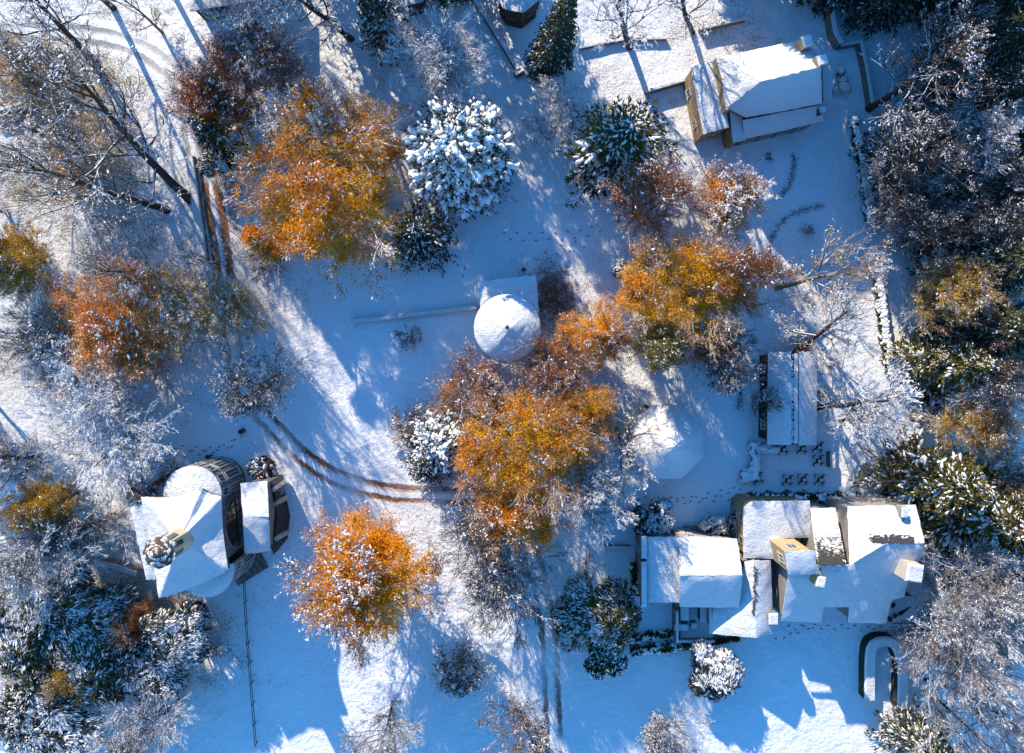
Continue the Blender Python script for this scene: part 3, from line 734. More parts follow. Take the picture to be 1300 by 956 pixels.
def slab(mb, poly, t=0.16, mat=0):
    P = np.array(poly, float); n = len(P)
    area = sum(P[i][0]*P[(i+1) % n][1]-P[(i+1) % n][0]*P[i][1] for i in range(n))
    if area < 0: P = P[::-1]
    zf = plane_fit(P); P = np.column_stack([P[:, :2], zf(P[:, 0], P[:, 1])])
    V = np.vstack([P, P-np.array([0, 0, t])])
    mb.add(V, [[i, i+n, (i+1) % n+n, (i+1) % n][::1] for i in range(n)], mat)
    mb.add(V[:n], [list(range(n))], mat); mb.add(V[n:], [list(range(n))[::-1]], mat)
_sd = [0.3]
def roof(parent, polys, snow=True, t=0.17, mat=None, snowmat=None, name='roof', th=0.16):
    """polys: each a planar face of (px, py, height); the snow lying on it is a sub-part"""
    mb = MB(); sb = MB()
    for poly in polys:
        wp = [W(*p) for p in poly]
        slab(mb, wp, th); _sd[0] += 1.7
        if snow: cover(sb, wp, t, seed=_sd[0])
    r = part(name, mb, mat or SLATE, parent)
    if snow: part('snow_cover', sb, snowmat or RSNOW, r)
    return r
def walls(parent, outline, mat, inset=0.28, under=0.17, base=-0.9, name='wall', world=False):
    P = np.array(outline if world else [W(*p) for p in outline], float); n = len(P)
    area = sum(P[i][0]*P[(i+1) % n][1]-P[(i+1) % n][0]*P[i][1] for i in range(n))
    if area < 0: P = P[::-1]
    q = []
    for i in range(n):
        a, b, c = P[i-1, :2], P[i, :2], P[(i+1) % n, :2]
        e1 = unit(b-a); e2 = unit(c-b); n1 = np.array([-e1[1], e1[0]]); n2 = np.array([-e2[1], e2[0]])
        m = unit(n1+n2); k = inset/max(0.35, float(m@n1))
        q.append(b+m*k)
    q = np.array(q)
    V = np.vstack([np.column_stack([q, P[:, 2]-under]), np.column_stack([q, np.full(n, base)])])
    mb = MB(); mb.add(V, [[i, i+n, (i+1) % n+n, (i+1) % n] for i in range(n)], 0)
    w = part(name, mb, mat, parent)
    return q, P[:, 2]
FRAME = mat_plain('window_frame_white', (0.6, 0.58, 0.55), None, 4)
SHUT = mat_plain('brown_shutter', (0.16, 0.09, 0.05), None, 6)
def opening(parent, a, b, t, z, w, h, kind='window', fm=None, depth=0.09):
    """a window or door proud of the wall running a->b (counter-clockwise footprint, so outside is to the right)"""
    a = np.array(a[:2]); b = np.array(b[:2]); d = unit(b-a); nrm = np.array([d[1], -d[0]]); c = a+(b-a)*t
    rz = math.atan2(d[1], d[0])
    def at(u, v, o): return (c[0]+d[0]*u+nrm[0]*o, c[1]+d[1]*u+nrm[1]*o, z+v)
    if kind == 'door':
        mb = MB(); mb.box(at(0, h/2, 0.03), (w, 0.08, h), rz); o = part('door', mb, fm or WOOD, parent)
        hb = MB(); hb.box(at(w*0.38, h*0.48, 0.10), (0.05, 0.07, 0.16), rz); part('handle', hb, METAL, o)
        return o
    mb = MB(); f = 0.09
    mb.box(at(0, h-f/2, 0.03), (w, depth, f), rz); mb.box(at(0, -0.03, 0.06), (w+0.2, depth+0.1, 0.08), rz)
    mb.box(at(-w/2+f/2, h/2, 0.028), (f, depth, h-f-0.002), rz); mb.box(at(w/2-f/2, h/2, 0.028), (f, depth, h-f-0.002), rz)
    mb.box(at(0, h/2, 0.026), (0.05, depth*0.7, h-f-0.002), rz)
    o = part('window', mb, fm or FRAME, parent)
    pb = MB(); pb.box(at(0, h/2, 0.015), (w-2*f, 0.03, h-f-0.01), rz); part('pane', pb, GLASS, o)
    return o
def openings(parent, q, hs, rows, spacing=2.4, w=0.9, h=1.25, skip=(), minlen=2.5, fm=None):
    n = len(q)
    for i in range(n):
        if i in skip: continue
        a, b = q[i], q[(i+1) % n]; L_ = np.linalg.norm(b-a)
        if L_ < minlen: continue
        m = max(1, int(L_/spacing))
        for k in range(m):
            for z in rows:
                if z+h < min(hs[i], hs[(i+1) % n])-0.45: opening(parent, a, b, (k+.5)/m, z, w, h, fm=fm)
def chimney(parent, px, py, h0, h1, w, d, mat, rz=0.0, name='chimney', cap=0.28):
    x, y, _ = W(px, py, h1)
    mb = MB(); mb.box((x, y, (h0+h1)/2), (w, d, h1-h0), rz); mb.box((x, y, h1+0.05), (w+0.16, d+0.16, 0.10), rz)
    c = part(name, mb, mat, parent)
    sb = MB(); V, F = lumps(_rs, np.array([[x, y, h1+0.11]]), np.array([0.5]), cap, rz, 1.0)
    sb.box((x, y, h1+0.11+cap/2), (w+0.08, d+0.08, cap), rz, taper=0.82)
    part('snow_cap', sb, RSNOW, c)
    return c

# ---------------------------------------------------------------- the big house in the south-east
house = root('manor_house', 'sprawling L-shaped house with many snowy roofs beside the green conifer at the bottom right', 'house')
# west wing
ol = [(813, 682, 4.6), (862, 682, 4.6), (862, 765, 4.6), (813, 768, 4.6)]
q, hs = walls(house, ol, STONE); openings(house, q, hs, (1.2,), 2.6)
roof(house, [[(821, 682, 4.6), (862, 682, 5.2), (862, 764, 5.2), (821, 764, 4.6)]])
mb = MB(); sb = MB()
for y0, y1 in ((681, 709), (713, 771)):
    a = W(817.5, (y0+y1)/2, 4.95); L_ = (y1-y0)*S*.93
    mb.box((a[0], a[1], 4.55), (0.55, L_, 0.8)); sb.box((a[0], a[1], 5.06), (0.6, L_+.04, 0.2), taper=.85)
pp = part('parapet', mb, STONE, house); part('snow_cap', sb, RSNOW, pp)
# middle house
ol = [(862, 681, 5.2), (940, 690, 5.2), (943, 731, 7.0), (937, 771, 5.0), (863, 770, 5.0), (863, 730, 7.0)]
q, hs = walls(house, ol, PALE); openings(house, q, hs, (0.9, 3.0), 2.2)
roof(house, [[(863, 730, 7.1), (863, 681, 5.3), (935, 684, 5.3), (942, 730, 7.1)], [(863, 730, 7.1), (942, 730, 7.1), (938, 771, 5.2), (863, 770, 5.2)]])
# south-east gable
ol = [(901, 753, 4.3), (940, 713, 4.3), (958, 712, 6.0), (977, 712, 4.6), (981, 804, 4.6), (959, 809, 6.0), (901, 804, 4.0)]
q, hs = walls(house, ol, STONE, inset=.3); openings(house, q, hs, (0.8,), 2.6, skip=(0, 1))
roof(house, [[(944, 713, 5.0), (958, 712, 5.9), (959, 809, 5.9), (901, 804, 3.7), (901, 772, 3.7), (938, 755, 4.8)],
             [(958, 712, 5.9), (978, 712, 4.8), (981, 804, 4.8), (959, 809, 5.9)]])
# broken line of bare tiles along that ridge
mb = MB()
for i, yy in enumerate(np.linspace(720, 778, 40)):
    x, y, _ = W(958+_rs.normal()*1.3-(1.5 if yy > 755 else 0), yy, 5.9); mb.box((x, y, 5.98+0.05*_rs.random()), (_rs.uniform(.05, .2), _rs.uniform(.08, .3), .09), _rs.uniform(0, 3))
tag(part('ridge_tile', mb, SLATE, house), kind='stuff')
# north hall
ol = [(944, 645, 5.0), (953, 637, 5.0), (1027, 636, 5.0), (1029, 680, 5.0), (1029, 700, 5.0), (992, 710, 5.0), (944, 708, 5.0)]
q, hs = walls(house, ol, SAND); openings(house, q, hs, (0.9, 3.0), 2.4, w=.8, h=1.1, skip=(3, 4, 5))
roof(house, [[(944, 645, 5.2), (953, 637, 5.3), (1027, 636, 5.3), (1029, 682, 5.0), (994, 683, 5.0), (992, 709, 4.9), (944, 708, 4.9)]])
# link roof with thin snow
ol = [(1028, 646, 5.4), (1060, 645, 5.4), (1074, 717, 8.3), (1039, 718, 8.3)]
q, hs = walls(house, ol, RENDERW)
roof(house, [[(1029, 646, 5.7), (1060, 645, 5.7), (1067, 681, 6.9), (1033, 682, 6.9)]])
roof(house, [[(1033, 682.5, 6.92), (1067, 681.5, 6.92), (1074, 717, 8.3), (1039, 718, 8.3)]], t=.06, snowmat=mat_snow('thin_tile_snow', 0.17))
# east house: tall slope to the north, long slope to the south with three legs
def hz(py): return 9.2-(py-689)*0.043
ol = [(1076, 643, 7.0), (1162, 641, 7.0), (1173, 690, 9.0), (1148, 757, 6.3), (1131, 762, 6.1), (1124, 791, 4.8), (1076, 790, 4.8), (1078, 770, 5.7), (1047, 770, 5.7), (1042, 790, 4.8), (992, 788, 4.8), (1001, 729, 7.5), (1040, 719, 7.9), (1078, 717, 7.9)]
q, hs = walls(house, ol, RENDERW, inset=.3, under=.5); openings(house, q, hs, (0.9, 3.2), 2.6, minlen=2.8)
roof(house, [[(1076, 643, 7.2), (1143, 642, 7.2), (1162, 641, 7.2), (1173, 689, 9.2), (1123, 690, 9.2), (1079, 717, 10.3)]])
roof(house, [[(1038, 718, hz(718)), (1079, 717, hz(717)), (1123, 690, hz(690)), (1173, 689.5, hz(689.5)), (1172, 700, hz(700)), (1150, 742, hz(742)), (1147, 757, hz(757)), (1131, 762, hz(762)),
              (1124, 791, hz(791)), (1076, 790, hz(790)), (1078, 770, hz(770)), (1047, 770, hz(770)), (1042, 790, hz(790)), (992, 788, hz(788)), (1001, 729, hz(729)), (1037, 728, hz(728))]], t=.2)
# rows where tiles show through the snow
mb = MB()
for _ in range(230):
    a, b = _rs.uniform(0, 1), abs(_rs.normal())*.45
    px = 1104+a*55; py = 689.5-b*11-(1-a)*1; 
    if py < 676: continue
    hh = 7.2+(py-641)/(689-641)*2.0+0.16
    x, y, _ = W(px, py, hh); mb.box((x, y, hh), (_rs.uniform(.1, .38), _rs.uniform(.05, .18), .09), _rs.uniform(-.5, .5))
for _ in range(60):
    px = _rs.uniform(1040, 1110); py = 722+abs(_rs.normal())*3; hh = hz(py)+.17
    x, y, _ = W(px, py, hh); mb.box((x, y, hh), (_rs.uniform(.1, .3), _rs.uniform(.05, .15), .08), _rs.uniform(-.5, .5))
for _ in range(420):
    a, b = _rs.uniform(0, 1), 1-abs(_rs.normal())*.4
    if b < 0: continue
    px = 1036+a*33+b*4; py = 684+b*33; hh = 6.95+b*1.35+.05
    x, y, _ = W(px, py, hh); mb.box((x, y, hh), (_rs.uniform(.1, .35), _rs.uniform(.08, .22), .09), _rs.uniform(-.5, .5))
tag(part('bare_tile', mb, SLATE, house), kind='stuff')
# flat-topped tower room
tr_ = root  # noqa
ol = [(996, 700, 9.6), (1033, 699, 9.6), (1037, 728, 9.0), (1001, 729, 9.0)]
qt, ht = walls(house, ol, OCHRE, inset=.12, name='tower_wall')
for i in range(4):
    a, b = qt[i], qt[(i+1) % 4]
    opening(house, a, b, .5, 7.2, 1.0, 1.2)
roof(house, [[(996, 700, 9.8), (1033, 699, 9.8), (1037, 728, 9.2), (1001, 729, 9.2)]], t=.22, name='tower_roof')
chimney(house, 1041, 738, 6.0, 8.9, 0.75, 1.0, OCHRE, -.2)
chimney(house, 1160, 727, 5.5, 9.9, 1.55, 1.7, PALE, -.15)
chimney(house, 981, 785, 2.5, 5.6, 0.9, 1.1, STONE, 0)
chimney(house, 1147, 650, 6.4, 8.4, 0.5, 1.0, RENDERW, 0)
for px, py in ((1046, 743), (1050, 748), (1054, 752), (1058, 757)): pass
# east balcony
bx = [W(1127, 757, 3.4), W(1160, 757, 3.4), W(1160, 787, 3.4), W(1127, 787, 3.4)]
mb = MB(); mb.prism([b[:2] for b in bx][::-1], -0.5, 3.4); o = part('balcony', mb, STONE, house)
sb = MB(); cover(sb, bx, .12); part('snow_cover', sb, RSNOW, o)
mb = MB()
for a, b in ((1, 2), (2, 3)):
    A, B = np.array(bx[a]), np.array(bx[b])
    mb.cyl(A+[0, 0, .95], B+[0, 0, .95], .035, .035, 6)
    for k in range(9): p = A+(B-A)*k/8; mb.cyl(p, p+[0, 0, .95], .02, .02, 5)
part('railing', mb, METAL, o)
# north entrance: stairs down
mb = MB(); x, y, _ = W(878, 672, 0)
for k in range(5): mb.box((x, y-1.0+k*.36, .1+.16*k), (2.3, .36, .2+.32*(4-k)), 0)
part('steps', mb, STONE, house)

# sunken terrace south of the middle house with covered furniture
tx0, ty0, _ = W(856, 769); tx1, ty1, _ = W(903, 806)
terr = root('terrace', 'small walled terrace with covered furniture tucked between two roofs of the big house', 'terrace', group=None)
mb = MB(); mb.box(((tx0+tx1)/2, (ty0+ty1)/2, .3), (tx1-tx0, ty0-ty1, .9)); part('floor_slab', mb, RSNOW, terr)
mb = MB()
mb.box((tx0-.1, (ty0+ty1)/2, .7), (.22, ty0-ty1+.3, 2.2)); mb.box(((tx0+tx1)/2, ty1-.1, .65), (tx1-tx0, .2, 1.5))
mb.box((tx0+.35, (ty0+ty1)/2, .9), (.1, ty0-ty1, 1.0))
part('parapet', mb, STONE, terr)
sb = MB(); sb.box((tx0-.1, (ty0+ty1)/2, 1.9), (.3, ty0-ty1+.3, .2), taper=.8); sb.box(((tx0+tx1)/2, ty1-.1, 1.48), (tx1-tx0, .3, .16), taper=.8)
part('snow_cap', sb, RSNOW, terr)
def covered(px, py, w, d, h, z, label, cat, name):
    x, y, _ = W(px, py, z+h)
    t = root(name, label, cat, (x, y, z))
    mb = MB(); mb.box((0, 0, h*.5), (w, d, h)); part('frame', mb, BLACKM, t)
    sb = MB(); sb.box((0, 0, h+.1), (w+.06, d+.06, .2), taper=.85); part('snow_cap', sb, RSNOW, t)
    return t
covered(869, 778, .95, 1.6, .8, .75, 'snow-topped rectangular table on the small walled terrace', 'table', 'terrace_table')
covered(865, 796, 1.5, .7, .55, .75, 'long snow-topped bench on the small walled terrace', 'bench', 'terrace_bench')
covered(881, 794, .6, .6, .6, .75, 'small square snow-topped stool on the small walled terrace', 'stool', 'terrace_stool')
covered(893, 778, .7, 1.9, 1.1, .75, 'tall dark cupboard against the east side of the small walled terrace', 'cupboard', 'garden_cupboard')
# folded parasol and chairs on the balcony
t = root('folded_parasol', 'dark folded parasol lying across the snowy balcony of the big house', 'parasol', (*W(1140, 776, 3.6)[:2], 3.55), .75)
mb = MB(); mb.cyl((-1.3, 0, .2), (1.2, 0, .9), .05, .05, 6); part('pole', mb, METAL, t)
mb = MB(); mb.cyl((-.2, 0, .52), (1.1, 0, .88), .22, .06, 8); part('canopy', mb, BLACKM, t)
mb = MB(); mb.box((-1.25, 0, .08), (.5, .5, .16)); part('base', mb, METAL, t)
for px, py, r_, lb in ((1131, 767, .4, 'dark metal chair on the balcony under the big chimney'), (1134, 780, -.6, 'dark metal chair at the outer corner of the balcony')):
    c = root('garden_chair', lb, 'chair', (*W(px, py, 3.6)[:2], 3.52), r_, 'balcony chairs')
    mb = MB(); mb.box((0, 0, .45), (.48, .48, .05)); part('seat', mb, METAL, c)
    mb = MB(); mb.box((0, .24, .72), (.48, .04, .5)); part('backrest', mb, METAL, c)
    for sx in (-1, 1):
        for sy in (-1, 1): mb = MB(); mb.cyl((sx*.2, sy*.2, 0), (sx*.2, sy*.2, .43), .02, .02, 5); part('leg', mb, METAL, c)

# ---------------------------------------------------------------- chapel-like house in the north-east
ch = root('stone_house', 'sandstone house with a steep half-shaded snowy roof and a low annexe at the top right', 'house')
ol = [(914, 73, 6.2), (1023, 50, 6.2), (1041, 86, 9.2), (1043, 131, 6.2), (948, 149, 6.2), (924, 136, 6.2)]
q, hs = walls(ch, ol, SAND, inset=.35); openings(ch, q, hs, (1.0, 3.6), 2.6)
roof(ch, [[(914, 73, 6.2), (1023, 50, 6.2), (1041, 86, 9.4), (964, 104, 9.4)], [(914, 73, 6.2), (964, 104, 9.4), (924, 136, 6.2)], [(924, 136, 6.2), (964, 104, 9.4), (948, 149, 6.2)],
          [(964, 104, 9.4), (1041, 86, 9.4), (1043, 131, 6.2), (948, 149, 6.2)]], t=.22)
ol = [(940, 150, 5.2), (1040, 131, 5.2), (1045, 154, 3.6), (946, 177, 3.6)]
q, hs = walls(ch, ol, STONE); openings(ch, q, hs, (.9,), 1.8, w=1.1)
roof(ch, [[(943, 153, 5.2), (1039, 134, 5.2), (1045, 154, 3.8), (947, 176, 3.8)]])
ol = [(926, 138, 4.6), (943, 152, 4.6), (946, 178, 3.8), (931, 180, 3.8)]
q, hs = walls(ch, ol, SAND, name='corner_wall'); roof(ch, [ol], t=.14)
ol = [(877, 86, 4.2), (910, 77, 4.2), (925, 161, 4.2), (893, 170, 4.2)]
q, hs = walls(ch, ol, SAND, inset=.1, name='annexe_wall'); openings(ch, q, hs, (1.0,), 2.8, skip=(1,))
roof(ch, [[(877, 86, 4.4), (910, 77, 4.4), (925, 161, 4.4), (893, 170, 4.4)]], name='annexe_roof')
ol = [(1044, 87, 4.4), (1056, 82, 4.4), (1056, 122, 4.4), (1045, 127, 4.4)]
q, hs = walls(ch, ol, SAND, name='lean_to_wall', inset=.1); roof(ch, [ol], name='lean_to_roof')
def gable_wall(a, b, h, w, name='gable_wall', peak=1.2, mat=SAND):
    A = np.array(W(*a, h)); B = np.array(W(*b, h)); d = unit((B-A)[:2]); nn = np.array([-d[1], d[0]])*w/2
    prof = [(0, -.5), (0, h), (.45, h+peak), (1, h), (1, -.5)]
    mb = MB(); n = len(prof); V = []
    for s in (-1, 1):
        for t_, z in prof: p = A+(B-A)*t_; V.append((p[0]+nn[0]*s, p[1]+nn[1]*s, z))
    mb.add(V, [[i, (i+1) % n, (i+1) % n+n, i+n] for i in range(n)]); mb.add(V[:n], [list(range(n))[::-1]]); mb.add(V[n:], [list(range(n))])
    o = part(name, mb, mat, ch)
    sb = MB()
    for (t0, z0), (t1, z1) in zip(prof[1:3], prof[2:4]):
        p0 = A+(B-A)*t0; p1 = A+(B-A)*t1; p0[2] = z0; p1[2] = z1
        ex = [(p0[0]+nn[0]*s, p0[1]+nn[1]*s, p0[2]) for s in (-1, 1)]+[(p1[0]+nn[0]*s, p1[1]+nn[1]*s, p1[2]) for s in (1, -1)]
        cover(sb, ex, .12, .3)
    part('snow_cap', sb, RSNOW, o)
gable_wall((912, 72), (925, 139), 5.9, .5, peak=.5)
gable_wall((1028, 56), (1042, 86), 6.8, .6, peak=.6)
chimney(ch, 1024, 53, 5.5, 8.6, .9, 1.1, SAND, .25)
chimney(ch, 1043, 77, 6.5, 9.8, .9, 1.0, SAND, .3)
chimney(ch, 1043, 140, 3.5, 5.4, .5, .6, METAL, .3)
# snow-laden urns and barrel by its east wall
for px, py, r_, hh, lb in ((1063, 95, .45, 1.2, 'northernmost snow-capped stone urn by the east wall of the sandstone house'),
                       (1066, 104, .5, 1.0, 'middle one of three snow-capped stone urns by the sandstone house'),
                       (1069, 113, .7, .8, 'widest snow-capped stone urn beside the sandstone house'), (1056, 116, .4, 1.0, 'small snow-capped stone urn tight against the lean-to')):
    x, y, z = WG(px, py); u = root('stone_urn', lb, 'urn', (x, y, z), group='stone urns by the sandstone house')
    mb = MB(); mb.cyl((0, 0, 0), (0, 0, hh*.4), r_*.45, r_*.3, 10); mb.cyl((0, 0, hh*.4), (0, 0, hh), r_*.5, r_, 12); part('bowl', mb, STONE, u)
    sb = MB(); V, F = lumps(_rs, np.array([[0, 0, hh+.02]]), np.array([r_*1.02]), .9, 0.3, 1.0); sb.add(V, F, smooth=True); part('snow_cap', sb, RSNOW, u)

# ---------------------------------------------------------------- castle-like villa in the west
ca = root('villa', 'villa with a broad pavilion roof, octagonal lantern and round bays at the left', 'villa')
A, D, F_, C_, ap = (180, 631, 8.8), (290, 722, 8.8), (203, 758, 8.8), (281, 630, 8.8), (226, 687, 11.2)
Wm, Nb = (178, 690, 8.8), (256, 621, 8.8)
# concave eaves, flared corners
def arc(p, q_, sag, n=5, up=.45):
    out = []
    for k in range(n):
        t_ = k/n; s = 4*t_*(1-t_)
        mx = (p[0]+(q_[0]-p[0])*t_, p[1]+(q_[1]-p[1])*t_)
        cx_, cy_ = 232-mx[0], 686-mx[1]; L_ = math.hypot(cx_, cy_)
        out.append((mx[0]+cx_/L_*sag*s, mx[1]+cy_/L_*sag*s, p[2]+(q_[2]-p[2])*t_-up*s))
    return out
rim = arc(A, Nb, 5)+arc(Nb, C_, 2, 3)+arc(C_, D, 2)+arc(D, F_, -4, 6)+arc(F_, A, 1)
mb = MB(); sb = MB()
apw = np.array(W(*ap)); RW = np.array([W(*p) for p in rim]); n = len(RW)
rings = 9
def pav(zoff, tfun):
    V = []
    for k in range(rings+1):
        t_ = k/rings
        z = (RW[:, 2]*(1-t_)**1.0+apw[2]*t_) - 0.5*np.sin(PI*t_)*.9
        V.append(np.column_stack([RW[:, 0]*(1-t_)+apw[0]*t_, RW[:, 1]*(1-t_)+apw[1]*t_, z+zoff+tfun(t_)]))
    return np.array(V)
def ringmesh(mb, V, mat=0, smooth=True):
    k, n_, _ = V.shape; vv = V.reshape(-1, 3)
    i = (np.arange(k-1)[:, None]*n_+np.arange(n_)[None]).ravel(); j = (np.arange(k-1)[:, None]*n_+((np.arange(n_)+1) % n_)[None]).ravel()
    F = np.stack([i, j, j+n_, i+n_], 1)
    a = vv[F[:, 0]]; b = vv[F[:, 1]]; c = vv[F[:, 2]]
    if ((b[:, 0]-a[:, 0])*(c[:, 1]-a[:, 1])-(b[:, 1]-a[:, 1])*(c[:, 0]-a[:, 0])).sum() < 0: F = F[:, ::-1]
    mb.add(vv, F, mat, smooth=smooth)
top = pav(0, lambda t_: 0); bot = pav(-.4, lambda t_: 0)
mb.add(top.reshape(-1, 3), [], 0)
ringmesh(mb, top, 0, False)
edge = np.array([top[0], bot[0]]); ringmesh(mb, edge, 0, False)
ro = part('roof', mb, SLATE, ca)
fine = []
for i in range(n):
    for k in range(4): fine.append(RW[i]+(RW[(i+1) % n]-RW[i])*k/4)
RW = np.array(fine); n = len(RW); rings = 16
st = pav(.01, lambda t_: .12+.16*min(1, t_*6))
st[:, :, 2] += .09*vn(st[:, :, 0], st[:, :, 1], 1.0, 3)
st[0, :, :2] += (st[0, :, :2]-apw[:2])*(0.010*_rs.normal(size=(n, 1))+.01)
base_ = pav(.006, lambda t_: 0)[0]
ringmesh(sb, st); ringmesh(sb, np.array([base_, st[0]])[::-1], smooth=False)
part('snow_cover', sb, RSNOW, ro)
ol = [A, Nb, C_, D, F_]
q, hs = walls(ca, [(p[0], p[1], 8.2) for p in ol], VILLA, inset=.75)
openings(ca, q, hs, (1.4, 4.9), 3.0, w=1.0, h=1.7)
# the great arched window on the east wall
e0, e1 = None, None
best = -1
for i in range(len(q)):
    a, b = q[i], q[(i+1) % len(q)]
    d = unit(b-a); nr = np.array([d[1], -d[0]])
    if nr[0]*.9+nr[1]*.2 > best: best = nr[0]*.9+nr[1]*.2; e0, e1 = a, b
d = unit(e1-e0); nr = np.array([d[1], -d[0]]); mid = (e0+e1)/2+nr*.14
prof = [(-2.6, .6), (2.6, .6)]+[(2.6*math.cos(t_), 4.0+2.6*math.sin(t_)) for t_ in np.linspace(0, PI, 14)]
def archmesh(pr, off0, off1):
    mb = MB(); n_ = len(pr)
    V = [(*(mid+d*u+nr*off0), z) for u, z in pr]+[(*(mid+d*u+nr*off1), z) for u, z in pr]
    mb.add(V, [[i, (i+1) % n_, (i+1) % n_+n_, i+n_] for i in range(n_)]); mb.add(V[:n_], [list(range(n_))[::-1]]); mb.add(V[n_:], [list(range(n_))])
    return mb
o = part('arched_window', archmesh([(u*1.1, .6+(z-.6)*1.06) for u, z in prof], -.1, .1), STONE, ca); part('pane', archmesh(prof, .1, .14), GLASS, o)
mb = MB()
for u in (-1.7, -.85, 0, .85, 1.7): p = mid+d*u+nr*.19; mb.cyl((*p, .6), (*p, 4.0+math.sqrt(2.6**2-u*u)), .05, .05, 5)
for z in (2.2, 3.9): mb.cyl((*(mid-d*2.6+nr*.2), z), (*(mid+d*2.6+nr*.2), z), .05, .05, 5)
part('glazing_bar', mb, METAL, o)
# cornice strip on the west
mb = MB(); ww = [W(166, 644, 7.6), W(181, 640, 7.6), W(205, 757, 7.6), W(184, 735, 7.6)]
roof(ca, [[(166, 644, 7.4), (184, 641, 7.4), (198, 735, 7.4), (186, 735, 7.4)]], name='side_roof')
walls(ca, [(166, 644, 7.4), (184, 641, 7.4), (198, 735, 7.4), (186, 735, 7.4)], PALE, name='side_wall')
# round bays
def bay(cx, cy, r, h, a0, a1, mat, name, conic=.7, segs=18, glazed=False, lbl=None):
    c = np.array(W(cx, cy, h)); R = r*S*(H-h)/H
    an = np.radians(np.linspace(a0, a1, segs))
    rim = np.array([(c[0]+R*math.cos(t_), c[1]+R*math.sin(t_), h) for t_ in an])
    mb = MB()
    V = np.array([rim*[1, 1, 0]+[0, 0, -.8], rim-[0, 0, .1]])
    # wall set in a little
    inn = c+(V-c)*np.array([.94, .94, 1.0])
    k = segs; vv = inn.reshape(-1, 3); i = np.arange(k-1)
    mb.add(vv, np.stack([i, i+1, i+1+k, i+k], 1), smooth=True)
    o = part(name+'_wall', mb, mat, ca)
    mb = MB(); sb = MB()
    cc = c+[0, 0, conic]
    V = np.vstack([rim, [cc]]); mb.add(V, [[i_, i_+1, k] for i_ in range(k-1)]); V2 = V-[0, 0, .15]; mb.add(V2, [[i_+1, i_, k] for i_ in range(k-1)])
    E = np.vstack([rim, rim-[0, 0, .15]]); mb.add(E, [[i_+k, i_+k+1, i_+1, i_] for i_ in range(k-1)])
    r_ = part(name+'_roof', mb, SLATE, ca)
    RR = []
    for t_ in np.linspace(0, 1, 9):
        p = rim*(1-t_)+cc*t_; p[:, 2] += .03+.09+.12*min(1, t_*4)+.05*vn(p[:, 0], p[:, 1], 1, 5); RR.append(p)
    RR = np.array(RR); vv = RR.reshape(-1, 3)
    F = [[a*k+b, a*k+b+1, (a+1)*k+b+1, (a+1)*k+b] for a in range(8) for b in range(k-1)]
    sb.add(vv, F, smooth=True)
    lo = rim+[0, 0, .005]; sb.add(np.vstack([lo, RR[0]]), [[b, b+1, b+1+k, b+k] for b in range(k-1)])
    part('snow_cover', sb, RSNOW, r_)
    if glazed:
        for tt in np.linspace(a0+14, a1-14, 7):
            t_ = math.radians(tt); p = np.array([c[0]+R*.945*math.cos(t_), c[1]+R*.945*math.sin(t_)]); tg = np.array([-math.sin(t_), math.cos(t_)])
            opening(ca, p-tg, p+tg, .5, 1.2, .9, 3.2)
            opening(ca, p-tg, p+tg, .5, 5.0, .9, 1.3)
bay(245, 628, 37, 6.8, -12, 195, VILLA, 'north_bay', glazed=True)
bay(262, 722, 36, 6.9, 185, 372, VILLA, 'south_bay', glazed=True)
# lantern
lx, ly = apw[0]-.15, apw[1]-.1
mb = MB(); mb.cyl((lx, ly, 10.0), (lx, ly, 14.3), 1.3, 1.25, 8, smooth=False); mb.cyl((lx, ly, 14.3), (lx, ly, 14.5), 1.5, 1.5, 8, smooth=False)
o = part('lantern', mb, PALEW, ca)
mb = MB()
for k in range(8):
    t_ = PI/8+k*PI/4; mb.box((lx+1.2*math.cos(t_), ly+1.2*math.sin(t_), 13.0), (.10, .45, 1.6), t_)
part('pane', mb, GLASS, o)
mb = MB(); mb.cyl((lx, ly, 14.5), (lx, ly, 15.3), 1.55, .15, 8, smooth=False); lr = part('lantern_roof', mb, WOOD, ca)
sb = MB(); C0 = np.array([[lx+_rs.normal()*.7, ly+_rs.normal()*.7, 0] for _ in range(90)]); dd_ = np.hypot(C0[:, 0]-lx, C0[:, 1]-ly); C0[:, 2] = 15.28-dd_*.53
V, F = lumps(_rs, C0[dd_ < 1.5], _rs.uniform(.12, .30, (dd_ < 1.5).sum()), .14); sb.add(V, F, smooth=True); part('snow_cover', sb, RSNOW, lr)
# east annexe
ol = [(306, 614, 5.4), (339, 611, 5.4), (341, 655, 6.6), (343, 699, 5.4), (311, 703, 5.4), (309, 656, 6.6)]
q, hs = walls(ca, ol, VILLA, name='annexe_wall'); openings(ca, q, hs, (1.2,), 1.9, w=.8, h=2.2)
roof(ca, [[(306, 614, 5.4), (339, 611, 5.4), (341, 655, 6.8), (309, 656, 6.8)], [(309, 656, 6.8), (341, 655, 6.8), (343, 699, 5.4), (311, 703, 5.4)]], name='annexe_roof')
